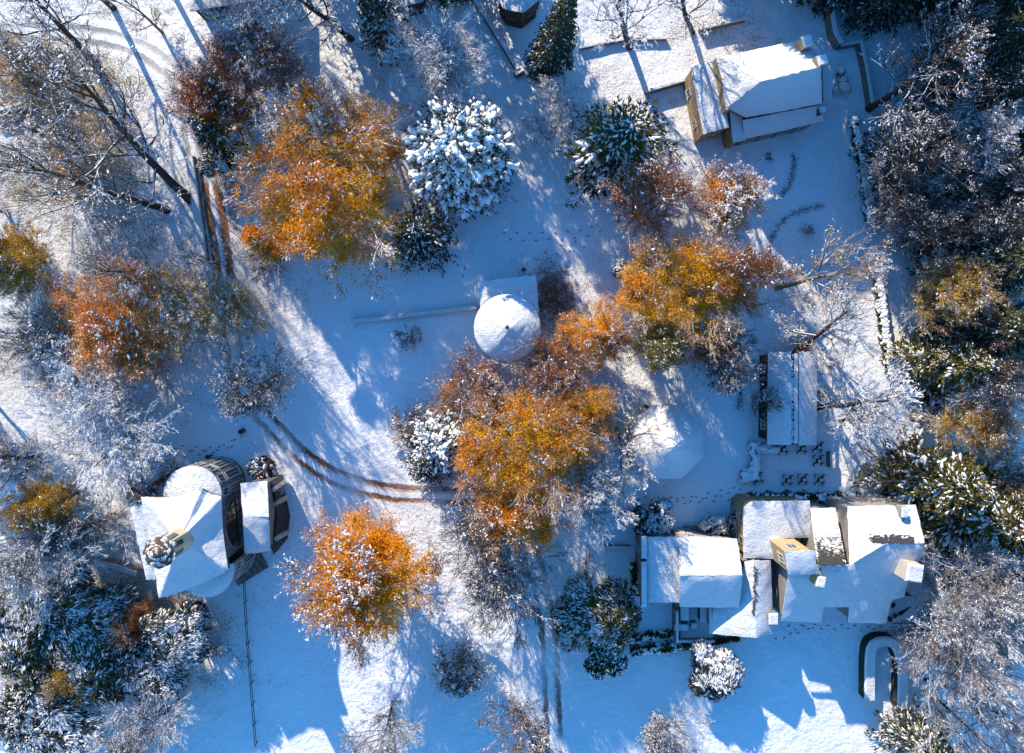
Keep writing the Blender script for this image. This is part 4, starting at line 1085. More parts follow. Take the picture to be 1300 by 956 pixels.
# dark glazed porch east of the annexe with slanting buttresses
pts = [WG(352, 612), WG(362, 625), WG(369, 655), WG(366, 683), WG(352, 700)]
mb = MB(); inn = [W(341, 612, 3.6), W(345, 655, 3.6), W(343, 698, 3.6)]
V = [(*p[:2], -.4) for p in pts]+[(*p[:2], 1.2) for p in pts]; k = 5
V += [(x, y, 3.9) for x, y, _ in [W(345, 613, 3.9), W(349, 626, 3.9), W(352, 655, 3.9), W(349, 683, 3.9), W(345, 698, 3.9)]]
mb.add(V, [[i+1, i, i+k, i+1+k] for i in range(4)]+[[i+1+k, i+k, i+2*k, i+1+2*k] for i in range(4)]); 
V2 = V[2*k:]+[(*W(335, 655, 3.9)[:2], 3.9)]; mb.add(V2, [[i+1, i, 5] for i in range(4)])
o = part('porch', mb, DARKW, ca)
for px0, py0, px1, py1 in ((347, 622, 361, 612), (349, 640, 363, 632), (350, 684, 364, 676)):
    a = np.array(W(px0, py0, 4.0)); b = np.array(W(px1, py1, .8)); mb = MB(); mb.cyl(a, b, .28, .32, 4, smooth=False); part('buttress', mb, PALE, ca)
# stair on the south-east
mb = MB()
for k in range(6):
    x, y, _ = W(306+k*5.5, 727-k*3.2, 0); mb.box((x, y, .6-.1*k), (.62, 2.0, 1.6-.2*k), .5)
part('steps', mb, STONE, ca)

# ---------------------------------------------------------------- rotunda
rt = root('rotunda', 'round domed chapel with a square snowy annexe in the middle of the park', 'chapel')
c = np.array(W(644, 416, 6.6)); R = 42*S*(H-6.6)/H
mb = MB(); mb.cyl((c[0], c[1], -.6), (c[0], c[1], 6.5), R*.9, R*.9, 40); part('wall', mb, PALE, rt)
for k in range(7):
    t_ = k*2*PI/7+.2; p = np.array([c[0]+R*.903*math.cos(t_), c[1]+R*.903*math.sin(t_)]); tg = np.array([-math.sin(t_), math.cos(t_)])
    opening(rt, p-tg, p+tg, .5, 2.6, .8, 2.0)
an = np.linspace(0, 2*PI, 49)[:-1]
def dome(z0, R0, hgt, steps, prof): 
    return np.array([[(c[0]+R0*s*math.cos(t_), c[1]+R0*s*math.sin(t_), z0+hgt*prof(s)) for t_ in an] for s in steps])
mb = MB(); st = np.linspace(1, 0.01, 10)
ringmesh(mb, dome(6.5, R, 2.0, st, lambda s: (1-s)**.8)); ringmesh(mb, np.array([dome(6.5, R, 0, [1], lambda s: 0)[0], dome(6.3, R, 0, [1], lambda s: 0)[0]]), smooth=False)
ro = part('roof', mb, SLATE, rt)
sb = MB(); st = np.concatenate([np.linspace(1.0, .92, 4), np.linspace(.85, .01, 14)])
D_ = dome(6.62, R*1.01, 2.05, st, lambda s: (1-s)**.8); D_[:, :, 2] += .10*vn(D_[:, :, 0], D_[:, :, 1], 1.3, 2)
ringmesh(sb, D_); ringmesh(sb, np.array([D_[0], D_[0]-[0, 0, .14]]), smooth=False); part('snow_cover', sb, RSNOW, ro)
mb = MB(); mb.cyl((c[0], c[1], 8.8), (c[0], c[1], 9.2), .22, .1, 8); mb.cyl((c[0], c[1], 9.2), (c[0], c[1], 9.9), .03, .03, 5); part('finial', mb, METAL, rt)
ol = [(607, 358, 4.6), (680, 350, 4.6), (684, 397, 4.6), (612, 402, 4.6)]
q, hs = walls(rt, ol, STONE, name='annexe_wall'); openings(rt, q, hs, (1.0,), 2.6, skip=(0, 1))
roof(rt, [[(p[0], p[1], 4.7) for p in ol]], name='annexe_roof')

# ---------------------------------------------------------------- octagonal pavilion
oc = root('pavilion', 'pale octagonal pavilion roof partly hidden by bare branches beside the orange tree', 'pavilion')
c = np.array(W(846, 561, 4.2)); R = 50*S*(H-4.2)/H; ag = np.radians(22.5+45*np.arange(8)); oct_ = [(c[0]+R*math.cos(t_), c[1]+R*math.sin(t_), 4.2) for t_ in ag]
apx = (c[0], c[1], 7.5)
mb = MB(); sb = MB()
for i in range(8):
    tri = [oct_[i], oct_[(i+1) % 8], apx]; slab(mb, tri, .14); cover(sb, tri, .15, .5, seed=i)
ro = part('roof', mb, SLATE, oc); part('snow_cover', sb, RSNOW, ro)
for t_ in ag:
    mb = MB(); x, y = c[0]+R*.9*math.cos(t_), c[1]+R*.9*math.sin(t_); mb.cyl((x, y, -.5), (x, y, 4.2), .16, .14, 8); part('column', mb, WOOD, oc)
mb = MB(); mb.prism([(c[0]+R*.86*math.cos(t_), c[1]+R*.86*math.sin(t_)) for t_ in ag], -.5, 3.9); part('wall', mb, PALE, oc)

# ---------------------------------------------------------------- barn
bn = root('barn', 'long low barn with a snowy gable roof split by a dark ridge line', 'barn')
ol = [(975, 448, 3.4), (1007, 447, 5.2), (1037, 447, 3.6), (1036, 565, 3.6), (1006, 564, 5.2), (974, 564, 3.4)]
q, hs = walls(bn, ol, DARKW); openings(bn, q, hs, (1.0,), 2.6, w=1.0, h=1.1)
roof(bn, [[(975, 448, 3.5), (1004, 447, 5.1), (1004, 564, 5.1), (974, 564, 3.5)], [(1013, 447, 5.0), (1037, 447, 3.7), (1036, 565, 3.7), (1013, 564, 5.0)]])
x0, y0, _ = W(1008.5, 447.5, 5.0); _, y1, _ = W(1008.5, 564, 5.0)
mb = MB(); mb.box((x0, (y0+y1)/2, 4.98), (.85, y0-y1, .25)); rc = part('ridge_cap', mb, DARKW, bn)
sb = MB()
V, F = [], []
C0 = np.column_stack([_rs.normal(x0-.28, .12, 150), _rs.uniform(y1+.2, y0-.2, 150), np.full(150, 5.1)]); V, F = lumps(_rs, C0, _rs.uniform(.06, .16, 150), .5); sb.add(V, F, smooth=True)
sb.box((x0+.12, (y0+y1)/2, 5.16), (.4, y0-y1-.1, .13), taper=.9)
part('snow_cover', sb, RSNOW, rc)
# ---------------------------------------------------------------- garden tables with four seats on crossed legs
def xtable(px, py, rz, label):
    x, y, z = WG(px, py)
    t = root('picnic_table', label, 'picnic table', (x, y, z), rz, 'square picnic tables by the barn')
    mb = MB(); mb.box((0, 0, .74), (.44, .44, .05)); tt = part('tabletop', mb, DARKW, t)
    sb = MB(); sb.box((0, 0, .80), (.36, .36, .08), taper=.7); part('snow_cap', sb, RSNOW, tt)
    mb = MB()
    for s in (1, -1): mb.box((0, 0, .32 if s > 0 else .42), (1.62, .17, .08), s*PI/4)
    mb.cyl((0, 0, 0), (0, 0, .72), .09, .07, 8); part('crossed_frame', mb, DARKW, t)
    for k in range(4):
        a = PI/4+k*PI/2; cx_, cy_ = .62*math.cos(a), .62*math.sin(a)
        mb = MB(); mb.box((cx_, cy_, .48), (.36, .36, .05)); mb.cyl((cx_, cy_, 0), (cx_, cy_, .46), .04, .04, 6); s_ = part('seat', mb, DARKW, t)
        sb = MB(); sb.box((cx_+.06, cy_-.05, .55), (.30, .30, .10), taper=.75); part('snow_cap', sb, RSNOW, s_)
for px, py, r_, lb in ((993, 570, .1, 'picnic table close under the south wall of the barn, second from the box hedge'), (1017, 569, 0, 'picnic table close under the south wall of the barn, in the middle'),
    (1037, 567, -.1, 'picnic table at the south-east corner of the barn'), (1037, 584, .05, 'picnic table standing alone between the barn corner and the front row'),
    (999, 609, -.05, 'picnic table in the front row, the one nearest the box hedge'), (1018, 608, .05, 'middle picnic table of the front row of three'), (1039, 608, 0, 'picnic table in the front row, the one nearest the short wall'),
    (961, 607, .3, 'lone picnic table at the foot of the L-shaped box hedge')):
    xtable(px, py, r_, lb)

# ---------------------------------------------------------------- buildings cut by the frame
kk = root('garden_house', 'octagonal garden house with dark boarded walls at the top edge', 'garden house')
pl = [(630, -30), (690, -30), (686, -2), (664, 16), (640, 11), (629, -4)]
q, hs = walls(kk, [(a, b, 4.6) for a, b in pl], WOOD, inset=.35); openings(kk, q, hs, (1.0,), 1.5, w=.8, minlen=1.2, fm=WOOD)
roof(kk, [[(a, b, 4.6) for a, b in pl]])
sh = root('garden_shed', 'small shed roof just showing at the top edge beside the dark spruce', 'shed')
ol = [(507, -24, 3.0), (540, -30, 3.0), (537, 2, 3.0), (514, 8, 3.0)]; walls(sh, ol, WOOD); roof(sh, [ol])
sh = root('garden_shed', 'isolated little snowy shed roof among the dark trees on the right side', 'shed')
ol = [(1178, 276, 3.2), (1224, 278, 3.2), (1213, 312, 3.0), (1183, 304, 3.0)]; q, hs = walls(sh, ol, DARKW); roof(sh, [[(1178, 276, 3.2), (1224, 278, 3.2), (1213, 312, 3.2), (1183, 304, 3.2)]])
sh = root('garage', 'flat snowy roof with a dark front at the top edge left of the spruce', 'garage')
ol = [(236, -40, 3.2), (352, -62, 3.2), (352, -4, 3.2), (242, 14, 3.2)]; q, hs = walls(sh, ol, DARKW); openings(sh, q, hs, (.8,), 3.0); roof(sh, [ol])

# ---------------------------------------------------------------- low walls, hedges, fences
def strip(name, label, cat, pix, width, h, mat, snow=.16, group=None, rough=0.0, base=-.4, capname='snow_cap', bodyname='wall', bumpy=0.0, sidew=1.0):
    P, s = smooth_line([WG(*p)[:2] for p in pix], .5) if bumpy >= 0 and len(pix) > 2 else smooth_line([WG(*p)[:2] for p in pix], .5)
    T = unit(np.gradient(P, axis=0)); Nn = np.stack([-T[:, 1], T[:, 0]], 1)
    g = gh(P[:, 0], P[:, 1]); n = len(P)
    jit = 1+bumpy*_rs.normal(size=n)*.5; top = g+h*(1+bumpy*.35*_rs.normal(size=n))
    o0 = P[0]; rt_ = root(name, label, cat, (P[0, 0], P[0, 1], float(g[0])), group=group)
    def ribbon(mb, w0, w1, z0, z1):
        w0 = w0*jit; w1 = w1*jit
        a = np.column_stack([P+Nn*(w0/2)[:, None], z0]); b = np.column_stack([P+Nn*(w1/2)[:, None], z1]); c_ = np.column_stack([P-Nn*(w1/2)[:, None], z1]); d_ = np.column_stack([P-Nn*(w0/2)[:, None], z0])
        V = np.stack([a, b, c_, d_], 1).reshape(-1, 3)-np.array(rt_.location)
        i = np.arange(n-1)*4
        F = np.concatenate([np.stack([i+k, i+k+1, i+5+k, i+4+k], 1) for k in range(3)])
        mb.add(V, F[:, ::-1], smooth=False); mb.add(V, [[0, 3, 2, 1], [4*n-4, 4*n-3, 4*n-2, 4*n-1]])
    mb = MB(); ribbon(mb, np.full(n, width), np.full(n, width), g+base, top); b = part(bodyname, mb, mat, rt_)
    if snow:
        sb = MB(); ribbon(sb, np.full(n, width+.02), np.full(n, width*.78), top+.003, top+snow); part(capname, sb, RSNOW, rt_)
    return rt_
HEDGE = mat_plain('hedge_leaves', (0.035, 0.04, 0.025), (0.015, 0.015, 0.012), 9, bumps=1.0)
def wall_(label, pix, w=.45, h=.9, mat=None, **k): return strip('garden_wall', label, 'garden wall', pix, w, h, mat or STONE, **k)
def hedge(label, pix, w=.9, h=1.1, snow=.14, n=None, snowfrac=1.0):
    P, s = smooth_line([WG(*p)[:2] for p in pix], .5); L_ = s[-1]
    rt_ = root('hedge', label, 'hedge', (P[0, 0], P[0, 1], float(gh(*P[0]))))
    rng = np.random.default_rng(int(abs(P[0, 0]*13+P[0, 1]*7)*10) % 10000)
    nl = int(L_*w*520) if n is None else n
    t_ = rng.uniform(0, 1, nl)*(len(P)-1); i = np.clip(t_.astype(int), 0, len(P)-2); fr = (t_-i)[:, None]; q_ = P[i]*(1-fr)+P[i+1]*fr
    T = unit(P[i+1]-P[i]); Nn = np.stack([-T[:, 1], T[:, 0]], 1)
    u = np.clip(rng.normal(size=nl)*.42, -1, 1)*w*.55*(1+.25*np.sin(t_*1.7)); z = rng.uniform(0, 1, nl)**.5*h*(1+.15*np.sin(t_*1.1))*np.sqrt(np.clip(1-(u/w/.62)**2, .15, 1))
    C = np.column_stack([q_+Nn*u[:, None], gh(q_[:, 0], q_[:, 1])+z])-np.array(rt_.location)
    mb = MB(); V, F = quads(rng, C, rng.uniform(.09, .2, nl), elong=1.7); mb.add(V, F, attr=rng.uniform(0, 1, nl)); part('foliage', mb, EV, rt_)
    ns = int(nl*.085*snowfrac)
    if snow and ns:
        sel = rng.choice(nl, ns, replace=False); C2 = C[sel].copy(); C2[:, 2] = h*(.86+.14*rng.random(ns))*np.sqrt(np.clip(1-(u[sel]/w/.62)**2, .15, 1))+.05
        sb = MB(); V, F = lumps(rng, C2, rng.uniform(.09, .26, ns), .5, None, 1.4); sb.add(V, F, smooth=True); part('snow_cap', sb, LUMP, rt_)
    return rt_
wall_('diagonal low wall running down from the top edge past the garden house', [(597, -6), (620, 30), (640, 62), (658, 92)], .55, 1.0)
wall_('short end return of the diagonal low wall by the tall conifer', [(653, 97), (664, 91)], .7, .9)
wall_('straight terrace wall reaching the domed chapel from the open lawn', [(448, 408), (530, 399), (606, 390)], .5, .55)
wall_('angled garden wall at the top, the piece north-east of the sandstone house', [(1045, -6), (1049, 25), (1053, 48), (1061, 62)], .5, 1.5)
wall_('garden wall stepping out to the east and down beside the sandstone house', [(1062, 62), (1087, 57)], .35, 1.0)
wall_('long straight garden wall along the east side of the sandstone house', [(1087, 57), (1095, 95), (1101, 135)], .35, 1.2)
hedge('thin snowy hedge line below the sandstone house garden, going down from the bare tree', [(1081, 152), (1088, 190), (1096, 235), (1101, 283)], .9, 1.0)
hedge('snowy hedge line between the bare white tree and the yellow-green conifer', [(1111, 340), (1118, 395), (1126, 455), (1132, 480)], .9, 1.0)
wall_('broad snow-topped wall descending from the top edge through the bare trees on the right', [(1181, -8), (1196, 30), (1212, 70), (1226, 120), (1243, 165)], .95, 1.3)
wall_('wall in front of the fallen shade at the top, parallel to the sandstone roof', [(886, 41), (943, 28)], .3, .8)
wall_('thin wall between the snowy conifer and the corner of the sandstone annexe', [(818, 120), (845, 112), (869, 105)], .35, .9)
wall_('thin boundary wall under the bare frosted trees at the top', [(735, 62), (790, 52), (846, 50)], .25, .4)
wall_('low kerb wall along the west side of the rutted path', [(243, 200), (250, 260), (259, 330), (266, 395)], 1.0, .55)
wall_('dark wall at the left edge below the golden scrub', [(-8, 146), (20, 139), (48, 128)], .4, 1.0)
wall_('double wall leading west from the villa towards the frosted trees', [(118, 708), (150, 713), (181, 724)], .6, 1.3)
wall_('straight wall between the orange tree and the snow-laden bush north-west of the big house', [(735, 654), (770, 651), (806, 650)], .35, 1.1)
wall_('short wall at the east end of the picnic tables', [(1052, 573), (1052, 592)], .55, 1.0)
wall_('low wall stub inside the yard west of the big house', [(768, 692), (800, 693)], .25, .7)
hedge('dark clipped hedge running the length of the north front of the big house', [(948, 631), (1000, 629), (1060, 630), (1120, 632)], 1.0, 1.4, snowfrac=.25)
hedge('dark hedge curling around the north-west corner of the hall roof', [(938, 655), (939, 642), (950, 633)], 1.0, 1.6, snowfrac=.2)
hedge('thin dark hedge just below the small walled terrace', [(800, 811), (830, 806), (872, 803)], .8, .8, snowfrac=.35)
hedge('longer dark hedge below the first one, leading to the snowy bush at the bottom', [(800, 826), (850, 820), (905, 811), (935, 806)], 1.0, 1.0, snowfrac=.3)
hedge('L-shaped box hedge west of the picnic tables, its long arm', [(955, 562), (957, 585), (955, 606)], .9, 1.0, snow=.2, snowfrac=2.2)
hedge('box hedge block at the foot of the L beside the lone picnic table', [(940, 604), (950, 603)], 1.2, .9, snow=.2, snowfrac=2.5)
hedge('snowy hedge strip against the south-west corner of the barn', [(962, 568), (985, 570)], .8, .8, snow=.2, snowfrac=2)
hedge('dark hedge strip at the west foot of the big house', [(804, 712), (805, 735), (808, 752)], .8, 1.6, snowfrac=.1)
# U-shaped snow-topped wall bottom right
strip('garden_wall', 'U-shaped thick snow-topped wall at the bottom right corner of the yard', 'garden wall', [(1096, 880), (1096, 830), (1099, 812), (1112, 807), (1126, 810), (1134, 825), (1137, 845), (1136, 890)], 1.15, 1.3, HEDGE, snow=.3)
# fence left of the lawn
fr_ = root('fence', 'thin dark rail fence going down the lawn south of the villa', 'fence', WG(316, 752))
P, s = smooth_line([WG(*p)[:2] for p in ((314, 735), (318, 800), (323, 870), (328, 940))], 2.0); g = gh(P[:, 0], P[:, 1]); loc = np.array(fr_.location)
for i in range(len(P)): mb = MB(); mb.cyl(np.array([*P[i], g[i]-.3])-loc, np.array([*P[i], g[i]+1.1])-loc, .05, .05, 6); part('post', mb, DARKW, fr_)
for z in (.5, .95):
    mb = MB()
    for i in range(len(P)-1): mb.cyl(np.array([*P[i], g[i]+z])-loc, np.array([*P[i+1], g[i+1]+z])-loc, .04, .04, 5)
    part('rail', mb, DARKW, fr_)
# bins and posts
for px, py, lb in ((309, 547, 'small dark litter bin where the footprints reach the path'), (268, 579, 'small dark litter bin just north of the round bay of the villa')):
    x, y, z = WG(px, py); b = root('litter_bin', lb, 'bin', (x, y, z), group='litter bins near the villa')
    mb = MB(); mb.cyl((0, 0, 0), (0, 0, .95), .24, .28, 10); part('body', mb, METAL, b)
    mb = MB(); mb.cyl((0, 0, .95), (0, 0, 1.03), .31, .27, 10); part('lid', mb, BLACKM, b)
def lamp(px, py, lb):
    x, y, z = WG(px, py); b = root('street_lamp', lb, 'street lamp', (x, y, z))
    mb = MB(); mb.cyl((0, 0, 0), (0, 0, 4.2), .07, .05, 8); part('pole', mb, METAL, b)
    mb = MB(); mb.cyl((0, 0, 4.2), (0, 0, 4.65), .12, .24, 6, smooth=False); mb.cyl((0, 0, 4.65), (0, 0, 4.85), .27, .05, 6, smooth=False); part('lamp_head', mb, METAL, b)
lamp(1070, 38, 'lone lamp post with a small head inside the angled wall at the top')
lamp(664, 348, 'thin lamp post just behind the square annexe of the domed chapel')
# footprints
PRINT = mat_plain('trodden_snow', (0.30, 0.30, 0.33), (0.22, 0.21, 0.22), 6)
def prints(pix, n, seed, w=.22):
    rng = np.random.default_rng(seed); P, s = smooth_line([WG(*p)[:2] for p in pix], .68); T = unit(np.gradient(P, axis=0)); Nn = np.stack([-T[:, 1], T[:, 0]], 1)
    q_ = P+Nn*(np.where(np.arange(len(P)) % 2 == 0, w, -w)+rng.normal(size=len(P))*.07)[:, None]
    mb = MB(); an = np.linspace(0, 2*PI, 9)[:-1]
    for k in range(len(P)):
        a = math.atan2(T[k, 1], T[k, 0])+rng.normal()*.2; ca, sa = math.cos(a), math.sin(a); V = [(q_[k, 0]+.19*math.cos(t_)*ca-.085*math.sin(t_)*sa, q_[k, 1]+.19*math.cos(t_)*sa+.085*math.sin(t_)*ca) for t_ in an]
        V = [(x, y, float(gh(x, y))+.035) for x, y in V]; mb.add(V, [list(range(8))])
    tag(link('footprints', mb.build('footprints', [PRINT])), kind='stuff', label='trail of footprints in the snow')
prints([(215, 567), (250, 570), (285, 568), (300, 560), (309, 545)], 0, 1)
prints([(208, 573), (240, 576), (270, 573), (296, 562)], 0, 2)
prints([(770, 628), (820, 632), (870, 634), (905, 628), (940, 620)], 0, 3)
prints([(860, 636), (900, 634), (925, 632)], 0, 4, .3)
prints([(1000, 795), (1060, 795), (1120, 797), (1150, 800)], 0, 5)
prints([(985, 812), (1010, 800), (1030, 795)], 0, 6)
prints([(640, 300), (720, 300), (760, 290)], 0, 7, .4)
prints([(690, 340), (700, 320), (740, 310)], 0, 8, .5)
prints([(520, 290), (580, 330), (590, 350)], 0, 9, .3)
# planted curved beds in the lawn under the sandstone house: dark stems poking out
def bed(pix, n, seed, label, w=.45):
    rng = np.random.default_rng(seed); P, s = smooth_line([WG(*p)[:2] for p in pix], .5)
    rt_ = root('flower_bed', label, 'flower bed', (P[0, 0], P[0, 1], float(gh(*P[0]))))
    t_ = rng.uniform(0, 1, n)*(len(P)-1); i = np.clip(t_.astype(int), 0, len(P)-2); q_ = P[i]+(P[i+1]-P[i])*(t_-i)[:, None]+rng.normal(size=(n, 2))*w*.5
    C = np.column_stack([q_, gh(q_[:, 0], q_[:, 1])+rng.uniform(.02, .3, n)])-np.array(rt_.location)
    mb = MB(); V, F = quads(rng, C, rng.uniform(.04, .11, n), elong=2.4); mb.add(V, F, attr=rng.uniform(0, 1, n)); part('foliage', mb, BR_, rt_)
bed([(1008, 196), (1007, 220), (1000, 240), (985, 252)], 380, 1, 'curved planted bed nearest the sandstone house')
bed([(1045, 260), (1015, 268), (990, 285), (975, 315), (972, 340)], 620, 2, 'long curved planted bed in the shaded lawn beside the orange bush')
bed([(978, 205), (975, 196)], 120, 3, 'tiny planted patch inside the curved beds')
bed([(940, 480), (938, 520)], 260, 4, 'thin straight planted bed west of the barn')
bed([(695, 360), (702, 385), (700, 400), (715, 375)], 1100, 5, 'dark untidy flower bed at the east side of the domed chapel', 2.6)
bed([(748, 700), (742, 720), (748, 745)], 300, 6, 'thin curved bed in the yard west of the big house')
# move each building's empty to the foot of the building
def rebase():
    for o in list(COL.objects):
        if o.type == 'EMPTY' and o.parent is None and o.location.length < 1e-6:
            ch = [c for c in COL.objects if c.parent == o]
            if not ch: continue
            pts = np.array([v.co[:] for c in ch for v in list(c.data.vertices)[::5]])
            loc = Vector(((pts[:, 0].min()+pts[:, 0].max())/2, (pts[:, 1].min()+pts[:, 1].max())/2, 0))
            o.location = loc
            for c in ch: c.location = -loc
rebase()
T = plant
# ---- big autumn trees
T('or1', 426, 230, 126, 12, 'huge orange and yellow tree standing against the west side of the snow-laden conifer')
T('or5', 672, 568, 90, 15, 'brightest golden orange tree, south of the domed chapel', sy=1.0)
T('or5', 735, 528, 48, 13, 'orange tree between the brightest golden tree and the octagonal pavilion')
T('or3', 471, 730, 98, 13, 'round orange tree with frosted tips standing alone on the blue lawn below the rutted path')
T('or5', 866, 370, 84, 15, 'wide yellow and orange tree between the domed chapel and the sandstone house garden')
T('or6', 925, 256, 50, 9, 'small round orange tree rimmed with frost beside the curved beds')
T('or2', 752, 422, 50, 9, 'loose orange tree just east of the domed chapel')
T('or2', 650, 655, 62, 14, 'rust orange tree below the brightest golden one')
T('ru1', 280, 114, 68, 12, 'deep rust-red tree at the upper left above the small green conifer')
T('or4', 135, 412, 92, 9, 'pinkish orange tree in the west, nearest the frosted white trees')
T('go2', 212, 388, 68, 7, 'yellow-olive tree just east of the pinkish orange one')
T('go2', 292, 398, 54, 7, 'sparse olive tree overhanging the rutted path')
T('go1', 12, 325, 56, 10, 'golden olive tree cut by the left edge')
T('go2', 115, 200, 66, 6, 'spreading olive-gold thicket behind the two long leaning trunks')
T('go2', 45, 85, 66, 7, 'tan and gold scrubby tree at the upper left corner')
T('go1', 48, 643, 46, 12, 'small yellow-gold tree west of the villa')
T('ru2', 586, 500, 62, 9, 'dark russet tree touching the south side of the domed chapel')
T('ru2', 822, 268, 68, 13, 'hazy red-brown tree above the wide yellow and orange tree')
T('ru2', 940, 368, 54, 17, 'thin red-brown tree at the east side of the wide yellow and orange tree')
T('pg1', 838, 442, 42, 13, 'pale green and yellow tree below the wide orange tree')
T('ru2', 700, 455, 50, 12, 'thin reddish branches leaning over the east side of the domed chapel')
T('ru2', 330, 95, 62, 11, 'purple-brown leafless tree beside the deep rust-red one')
T('ru2', 900, 425, 45, 11, 'brown thin tree south of the wide yellow and orange tree')
T('fr2', 1228, 195, 66, 14, 'frosted brown tree in the wood at the right, above the small shed roof')
T('fr3', 1170, 225, 70, 15, 'large frosted dark-twigged tree beside the wall end in the eastern wood')
T('go2', 1215, 375, 58, 12, 'olive-brown tree with snowy twigs below the small shed roof')
T('go2', 1235, 545, 48, 11, 'mottled brown and yellow tree south-east of the yellow-green conifer')
# ---- frosted and bare trees
T('fr1', 122, 545, 92, 10, 'large white frosted tree at the left, north-west of the villa')
T('fr2', 108, 478, 70, 8, 'brownish frosted tree under the pinkish orange tree')
T('fr3', 28, 420, 62, 9, 'blue-grey frosted tree at the left edge beneath the golden olive tree')
T('fr3', 330, 468, 62, 12, 'purple-grey frosted tree leaning over the path bend')
T('fr3', 118, 660, 66, 9, 'grey frosted tree directly west of the villa roof')
T('fr2', 62, 712, 66, 13, 'twiggy frosted tree above the bottom left thicket')
T('fr2', 10, 590, 50, 12, 'frosted tree at the left edge level with the villa')
T('fr1', 398, 150, 66, 11, 'frosted leafless tree on the north side of the huge orange tree')
T('fr2', 560, 72, 66, 11, 'round frosted tree above the snow-laden conifer')
T('fr1', 703, 158, 50, 8, 'dense grey frosted tree beside the tall dark spire conifer')
T('fr2', 318, 55, 60, 11, 'frosted tree near the top edge left of the spruce')
T('ta1', 165, 5, 42, 12, 'pale tan leafless tree at the top edge over the bending road')
T('ba2', 365, 12, 62, 17, 'white-branched bare tree at the top edge with its dark trunk towards the spruce', base=(445, 50))
T('ba2', 805, 2, 70, 16, 'white-frosted bare tree at the top edge with a single dark foot', base=(801, 58))
T('ba2', 872, -8, 55, 18, 'bare frosted tree with a thick dark trunk above the snow wall', base=(880, 42))
T('ba1', 120, 165, 118, 24, 'tall bare tree leaning west with a long trunk rooted beside the kerb wall', base=(240, 252))
T('ba1', 60, 212, 90, 22, 'second leaning bare tree, its straight trunk just below the longest one', base=(210, 266))
T('ba1', 45, 20, 80, 20, 'bare tree leaning into the upper left corner', base=(118, 74))
T('ba1', 150, 330, 56, 13, 'dark thin bare tree lying over the sunlit snow above the olive tree', base=(225, 350))
T('ba1', 15, 85, 46, 15, 'bare dark branch tree at the left edge over the golden scrub', base=(58, 115))
T('fr3', 605, 705, 70, 14, 'frosted leafless tree between the lone round orange tree and the rust one', sy=1.0)
T('fr3', 660, 758, 76, 13, 'wide brown-grey tree with white flecked twigs south of the rust orange tree')
T('fr2', 745, 620, 56, 13, 'frosted twigs spreading in front of the octagonal pavilion to the south-west')
T('ta1', 792, 560, 66, 12, 'bare tree with pale curved branches overlapping the octagonal pavilion')
T('fr3', 922, 448, 50, 12, 'low frosted tree west of the barn roof')
T('ta1', 1075, 345, 72, 14, 'golden bare tree with its trunk pointing at the curved beds', base=(985, 366))
T('ba2', 1050, 395, 62, 12, 'white-branched bare tree north of the barn', base=(1010, 448))
T('ba2', 1105, 490, 66, 14, 'white frosted bare tree east of the barn, its trunk tip near the roof', base=(1040, 516))
T('ba2', 1095, 545, 48, 10, 'smaller white frosted tree between the barn and the yard of picnic tables')
T('ba1', 1165, 95, 82, 18, 'dark bare tree leaning over the garden east of the sandstone house', base=(1103, 138))
T('da1', 1215, 78, 58, 14, 'tan and brown bare tree crossing the broad snow-topped wall')
T('fr3', 1150, 165, 62, 12, 'blue-grey frosted thicket tree at the end of the long garden wall')
T('da1', 1255, 145, 55, 14, 'brown-twigged bare tree between the broad wall and the dark conifers')
T('da1', 1262, 262, 62, 14, 'dark leafless tree in the eastern wood level with the small shed roof')
T('fr2', 1225, 745, 66, 15, 'frosted tree south of the big green conifer')
T('fr1', 1232, 815, 80, 15, 'wide frosted tree at the bottom right beyond the yard')
T('yc2', 1285, 715, 44, 13, 'smaller fan-branched conifer at the right edge below the big green one')
T('fr3', 1180, 835, 50, 10, 'low frosted tree beside the U-shaped wall')
T('da1', 1270, 500, 55, 14, 'dark leafless tree at the right edge south-east of the yellow-green conifer')
T('fr3', 1285, 600, 50, 13, 'blue frosted tree at the right edge above the green conifer')
T('da1', 1190, 300, 50, 12, 'dark brown twiggy tree overhanging the small shed among the eastern wood')
T('da1', 1150, 270, 40, 11, 'dark brown tree west of the small shed roof')
T('sp2', 1285, 245, 52, 15, 'dark conifer at the right edge above the level of the small shed')
T('ta1', 25, 160, 60, 8, 'pale tan twiggy tree at the left edge over the dark wall')
T('fr3', 200, 600, 40, 9, 'grey twiggy low tree just north-west of the villa')
T('ta1', 250, 330, 40, 9, 'thin tan bare tree beside the kerb wall')
# ---- conifers
T('ce1', 584, 196, 76, 13, 'big round conifer smothered in thick white snow beside the huge orange tree')
T('sp2', 530, 298, 48, 9, 'dark low conifer at the foot of the snow-smothered one')
T('sp1', 712, 30, 34, 23, 'tall narrow dark spire conifer beside the garden house', base=(694, 84))
T('yc2', 790, 178, 78, 12, 'broad radiating conifer with a golden tip between the spire and the sandstone annexe')
T('yc1', 270, 172, 32, 12, 'small green conifer at the head of the rutted path')
T('sp2', 478, 12, 38, 15, 'dark blue spruce at the top edge')
T('sp1', 1272, 60, 58, 17, 'dark tall conifer at the upper right corner')
T('sp1', 1255, 118, 44, 16, 'dark conifer below the corner one, beside the frosted tree')
T('sp2', 1290, 190, 48, 14, 'dark spruce at the right edge under the corner conifers')
T('sp1', 1282, 330, 58, 17, 'dark conifer at the right edge level with the small shed')
T('sp1', 1290, 415, 52, 17, 'dark frosted conifer at the right edge above the yellow-green one')
T('sp2', 1240, 320, 40, 12, 'dark snowy conifer just east of the small shed roof')
T('yc1', 1222, 462, 50, 12, 'yellow-green conifer with snow on its lower side')
